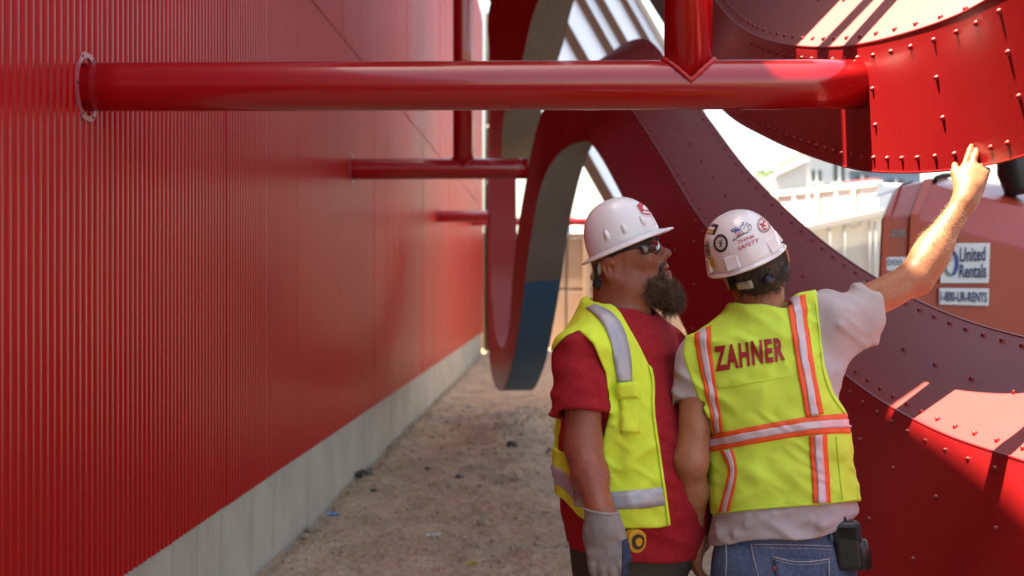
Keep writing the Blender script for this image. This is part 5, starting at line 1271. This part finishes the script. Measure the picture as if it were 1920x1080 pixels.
# belt pouch with flashlight
pc = P(1589, 1022, 3.755)
pu = empty('belt_pouch', tuple(pc), 'black pouch clipped to the belt of the pointing man at his right hip', 'pouch')
up_ = unit(UPV - RGT * .10); rt_ = unit(RGT - FWD * .15); bk_ = np.cross(up_, rt_)
def obox(name, c, hx, hy, hz, m, parent, b=.005):
    v = [c + rt_ * sx * hx + bk_ * sy * hy + up_ * sz * hz for sz in (-1, 1) for sy in (-1, 1) for sx in (-1, 1)]
    o = mk(name, v, [(0, 2, 3, 1), (4, 5, 7, 6), (0, 1, 5, 4), (1, 3, 7, 5), (3, 2, 6, 7), (2, 0, 4, 6)], M[m], parent, False)
    bm = bmesh.new(); bm.from_mesh(o.data); bmesh.ops.recalc_face_normals(bm, faces=bm.faces); bm.to_mesh(o.data); bm.free(); bev(o, b, 3); return o
obox('pouch_body', pc, .036, .026, .066, 'black', pu, .014); obox('pouch_flap', pc + up_ * .035 - bk_ * -.004, .039, .030, .030, 'strap', pu, .014); obox('belt_clip', pc + up_ * .062 + rt_ * -.01, .014, .012, .016, 'black', pu)
tube('flashlight', [pc + rt_ * .030 + up_ * .012, pc + rt_ * .034 - up_ * .01, pc + rt_ * .034 - up_ * .055, pc + rt_ * .032 - up_ * .062], [.02, .025, .025, .018], M['black'], pu, 18)
for k in (-1, 1): tube('pouch_strap', [pc + rt_ * .012 * k + up_ * .058 + bk_ * .028, pc + rt_ * .014 * k + bk_ * .031 + up_ * .01, pc + rt_ * .014 * k - up_ * .05 + bk_ * .028], .004, M['strap'], pu, 6)
# hair
hairp = uni([(hre((-.012, 0, .0), (.094, .082, .092)), 0), (hre((-.045, 0, -.055), (.052, .062, .045)), .03)])
hn1, hn2 = nz(91, (50, 50, 30), .004), nz(92, (130, 130, 60), .0025); hairlim = plane(hr(.018, 0, 0), k1); haircut = plane(hr(0, 0, -.092), -k3)
hairf = lambda p: smax(smax(hairp(p) + hn1(p) + hn2(p), hairlim(p), .01), haircut(p), .012)
HV, HQ = mesh_sdf(hairf, OR - .15, OR + .15, .0034, smooth_it=0); ho = mk_fast('hair', HV, HQ, M['hair'], man2)
p_, n_ = surf_samples(HV, HQ, 3200, 15, lambda p, n: ((p - OR) @ k3 < .03)); strands(p_, n_, .022, .22, tuple(-k3 * .9), .0007, 'hair', ho, 16)
# hat with stickers
rb = math.radians(23.5); q3 = unit(UPV * math.cos(rb) - RGT * math.sin(rb) - FWD * .14); q2 = unit(RGT * math.cos(rb) + UPV * math.sin(rb) + FWD * .05); q2 = unit(q2 - q3 * (q2 @ q3)); q1 = np.cross(q3, q2); q1 = q1 if q1 @ FWD > 0 else -q1
hatR, atR, hatRs = hard_hat(man2, P(1399, 486, DR + .01), q1, q2, q3, .122, .101, .137, lambda az: .008 + .045 * max(0, math.cos(az)) ** 4, .004, ridge=.0)
for az in (math.pi * .5, -math.pi * .5, math.pi * .80, -math.pi * .80):                       # accessory slot housings along the rim
    a_ = atR(az, .02); b_ = atR(az, .17); o_ = unit(a_ - P(1399, 486, DR + .01)); s_ = unit(np.cross(o_, q3))
    v = [q + s_ * sx * w_ + o_ * of for q, of in ((a_, .009), (b_, .002)) for sx, w_ in ((-1, .019), (1, .019))] + [q + s_ * sx * .019 - o_ * .004 for q in (a_, b_) for sx in (-1, 1)]
    o = mk('slot_housing', v, [(0, 1, 3, 2), (4, 6, 7, 5), (0, 4, 5, 1), (2, 3, 7, 6), (0, 2, 6, 4), (1, 5, 7, 3)], M['hat'], hatR, False); bm = bmesh.new(); bm.from_mesh(o.data); bmesh.ops.recalc_face_normals(bm, faces=bm.faces); bm.to_mesh(o.data); bm.free(); bev(o, .003, 3)
band_ = [hr(-.100 * math.cos(a) , .088 * math.sin(a), -.036 - .012 * math.cos(a)) for a in np.linspace(-1.5, 1.5, 24)]
v = []; 
for p in band_: v += [p + k3 * .011, p - k3 * .011]
bo2 = mk('headband', v, [(2*i, 2*i+1, 2*i+3, 2*i+2) for i in range(23)], M['strap'], hatR); solid(bo2, .004, 0)
v = []
for p in band_[4:9]: v += [p + k3 * .011 + (-FWD) * .004, p - k3 * .010 - FWD * .004]
solid(mk('headband_pad', v, [(2*i, 2*i+1, 2*i+3, 2*i+2) for i in range(4)], M['hat_in'], hatR), .003, 0)
tube('ratchet_knob', [hr(-.105, 0, -.050), hr(-.118, 0, -.052)], .017, M['black'], hatR, 14)
sx = lambda x: 1310 + x * .12966; sy_ = lambda y: 380 + y * .12966
D_ = dict(d0=3.55, d1=4.05)
def stick(poly, m, off, raw=False): return fan('sticker', hatRs, [(sx(x), sy_(y)) for x, y in poly], 3.55, 4.05, off, m, hatR)
circ = lambda cx, cy, rx, ry, n=18: [(cx + rx * math.cos(2*math.pi*k/n), cy + ry * math.sin(2*math.pi*k/n)) for k in range(n)]
def ringm(cx, cy, rx, ry, w, m, off):
    n = 32; X = []; Y = []
    for k in range(n):
        a = 2*math.pi*k/n
        for s in (1, 1 - w): X.append(sx(cx + rx * s * math.cos(a))); Y.append(sy_(cy + ry * s * math.sin(a)))
    decal('sticker', hatRs, X, Y, [(2*k, 2*k+1, (2*k+3) % (2*n), (2*k+2) % (2*n)) for k in range(n)], 3.55, 4.05, off, m, hatR, 0)
ringm(322, 588, 105, 132, .26, 'stk_black', .0012); ringm(322, 588, 74, 96, .10, 'stk_grey', .0013)
def strokes(lines, m, off, w=9):
    for (x0, y0, x1, y1) in lines:
        d = np.array([x1 - x0, y1 - y0], float); nn = np.array([-d[1], d[0]]) / np.linalg.norm(d) * w / 2
        pts = [(x0 + nn[0], y0 + nn[1]), (x1 + nn[0], y1 + nn[1]), (x1 - nn[0], y1 - nn[1]), (x0 - nn[0], y0 - nn[1])]
        X, Y, F = strip_grid([(sx(pts[0][0]), sy_(pts[0][1])), (sx(pts[1][0]), sy_(pts[1][1]))], [(sx(pts[3][0]), sy_(pts[3][1])), (sx(pts[2][0]), sy_(pts[2][1]))], 6, 2)
        decal('sticker', hatRs, X, Y, F, 3.55, 4.05, off, m, hatR, 0)
strokes([(290, 540, 350, 640), (350, 535, 300, 645), (275, 590, 370, 585), (322, 525, 325, 650)], 'stk_black', .0014, 9)
ringm(940, 322, 95, 112, .09, 'stk_black', .0012); ringm(940, 322, 74, 88, .09, 'stk_red', .0013)
strokes([(900, 300, 935, 380), (880, 310, 915, 330), (935, 275, 930, 330), (930, 275, 965, 270), (930, 330, 970, 345), (925, 380, 980, 385)], 'stk_red', .0014, 17)
stick([(165, 293), (293, 325), (235, 470), (118, 440)], 'stk_black', .0012); stick([(160, 345), (245, 362), (222, 400), (140, 385)], 'stk_white', .0017); stick([(138, 395), (218, 410), (205, 452), (122, 432)], 'stk_yellow', .0018)
stick([(75, 555), (150, 560), (185, 770), (110, 765)], 'stk_grey', .0012); stick([(130, 795), (215, 800), (250, 930), (150, 930)], 'stk_yellow', .0012); strokes([(90, 620, 165, 625), (100, 690, 175, 700)], 'stk_black', .0015, 14)
star = [(455, 405), (548, 345), (580, 362), (628, 285), (660, 285), (640, 345), (690, 300), (650, 385), (732, 425), (610, 480), (492, 568), (535, 440)]
stick(star, 'stk_black', .0012)
c0 = np.array(star, float).mean(0); stick([tuple(c0 + (np.array(p) - c0) * .84) for p in star], 'stk_white', .0016)
strokes([(500, 402, 575, 372), (520, 412, 600, 385), (600, 372, 645, 310), (530, 425, 620, 395)], 'stk_blue', .0021, 16); strokes([(550, 450, 640, 415), (545, 475, 660, 430), (545, 495, 600, 470)], 'stk_red', .0021, 10)
ringm(738, 362, 26, 44, .25, 'stk_black', .0014); strokes([(690, 290, 730, 320), (690, 290, 700, 360)], 'stk_grey', .0014, 8); stick(circ(722, 350, 7, 8, 8), 'stk_red', .0018)
for tx, cs in (('THINK', [(568, 605), (818, 500), (800, 455), (562, 552)]), ('SAFETY', [(575, 700), (868, 572), (872, 505), (566, 645)])):
    v, f = text_mesh(tx, .012); pp = quad_map(v, *[(sx(x), sy_(y)) for x, y in cs]); decal('lettering', hatRs, pp[:, 0], pp[:, 1], f, 3.55, 4.05, .0018, 'stk_red', hatR, 0)
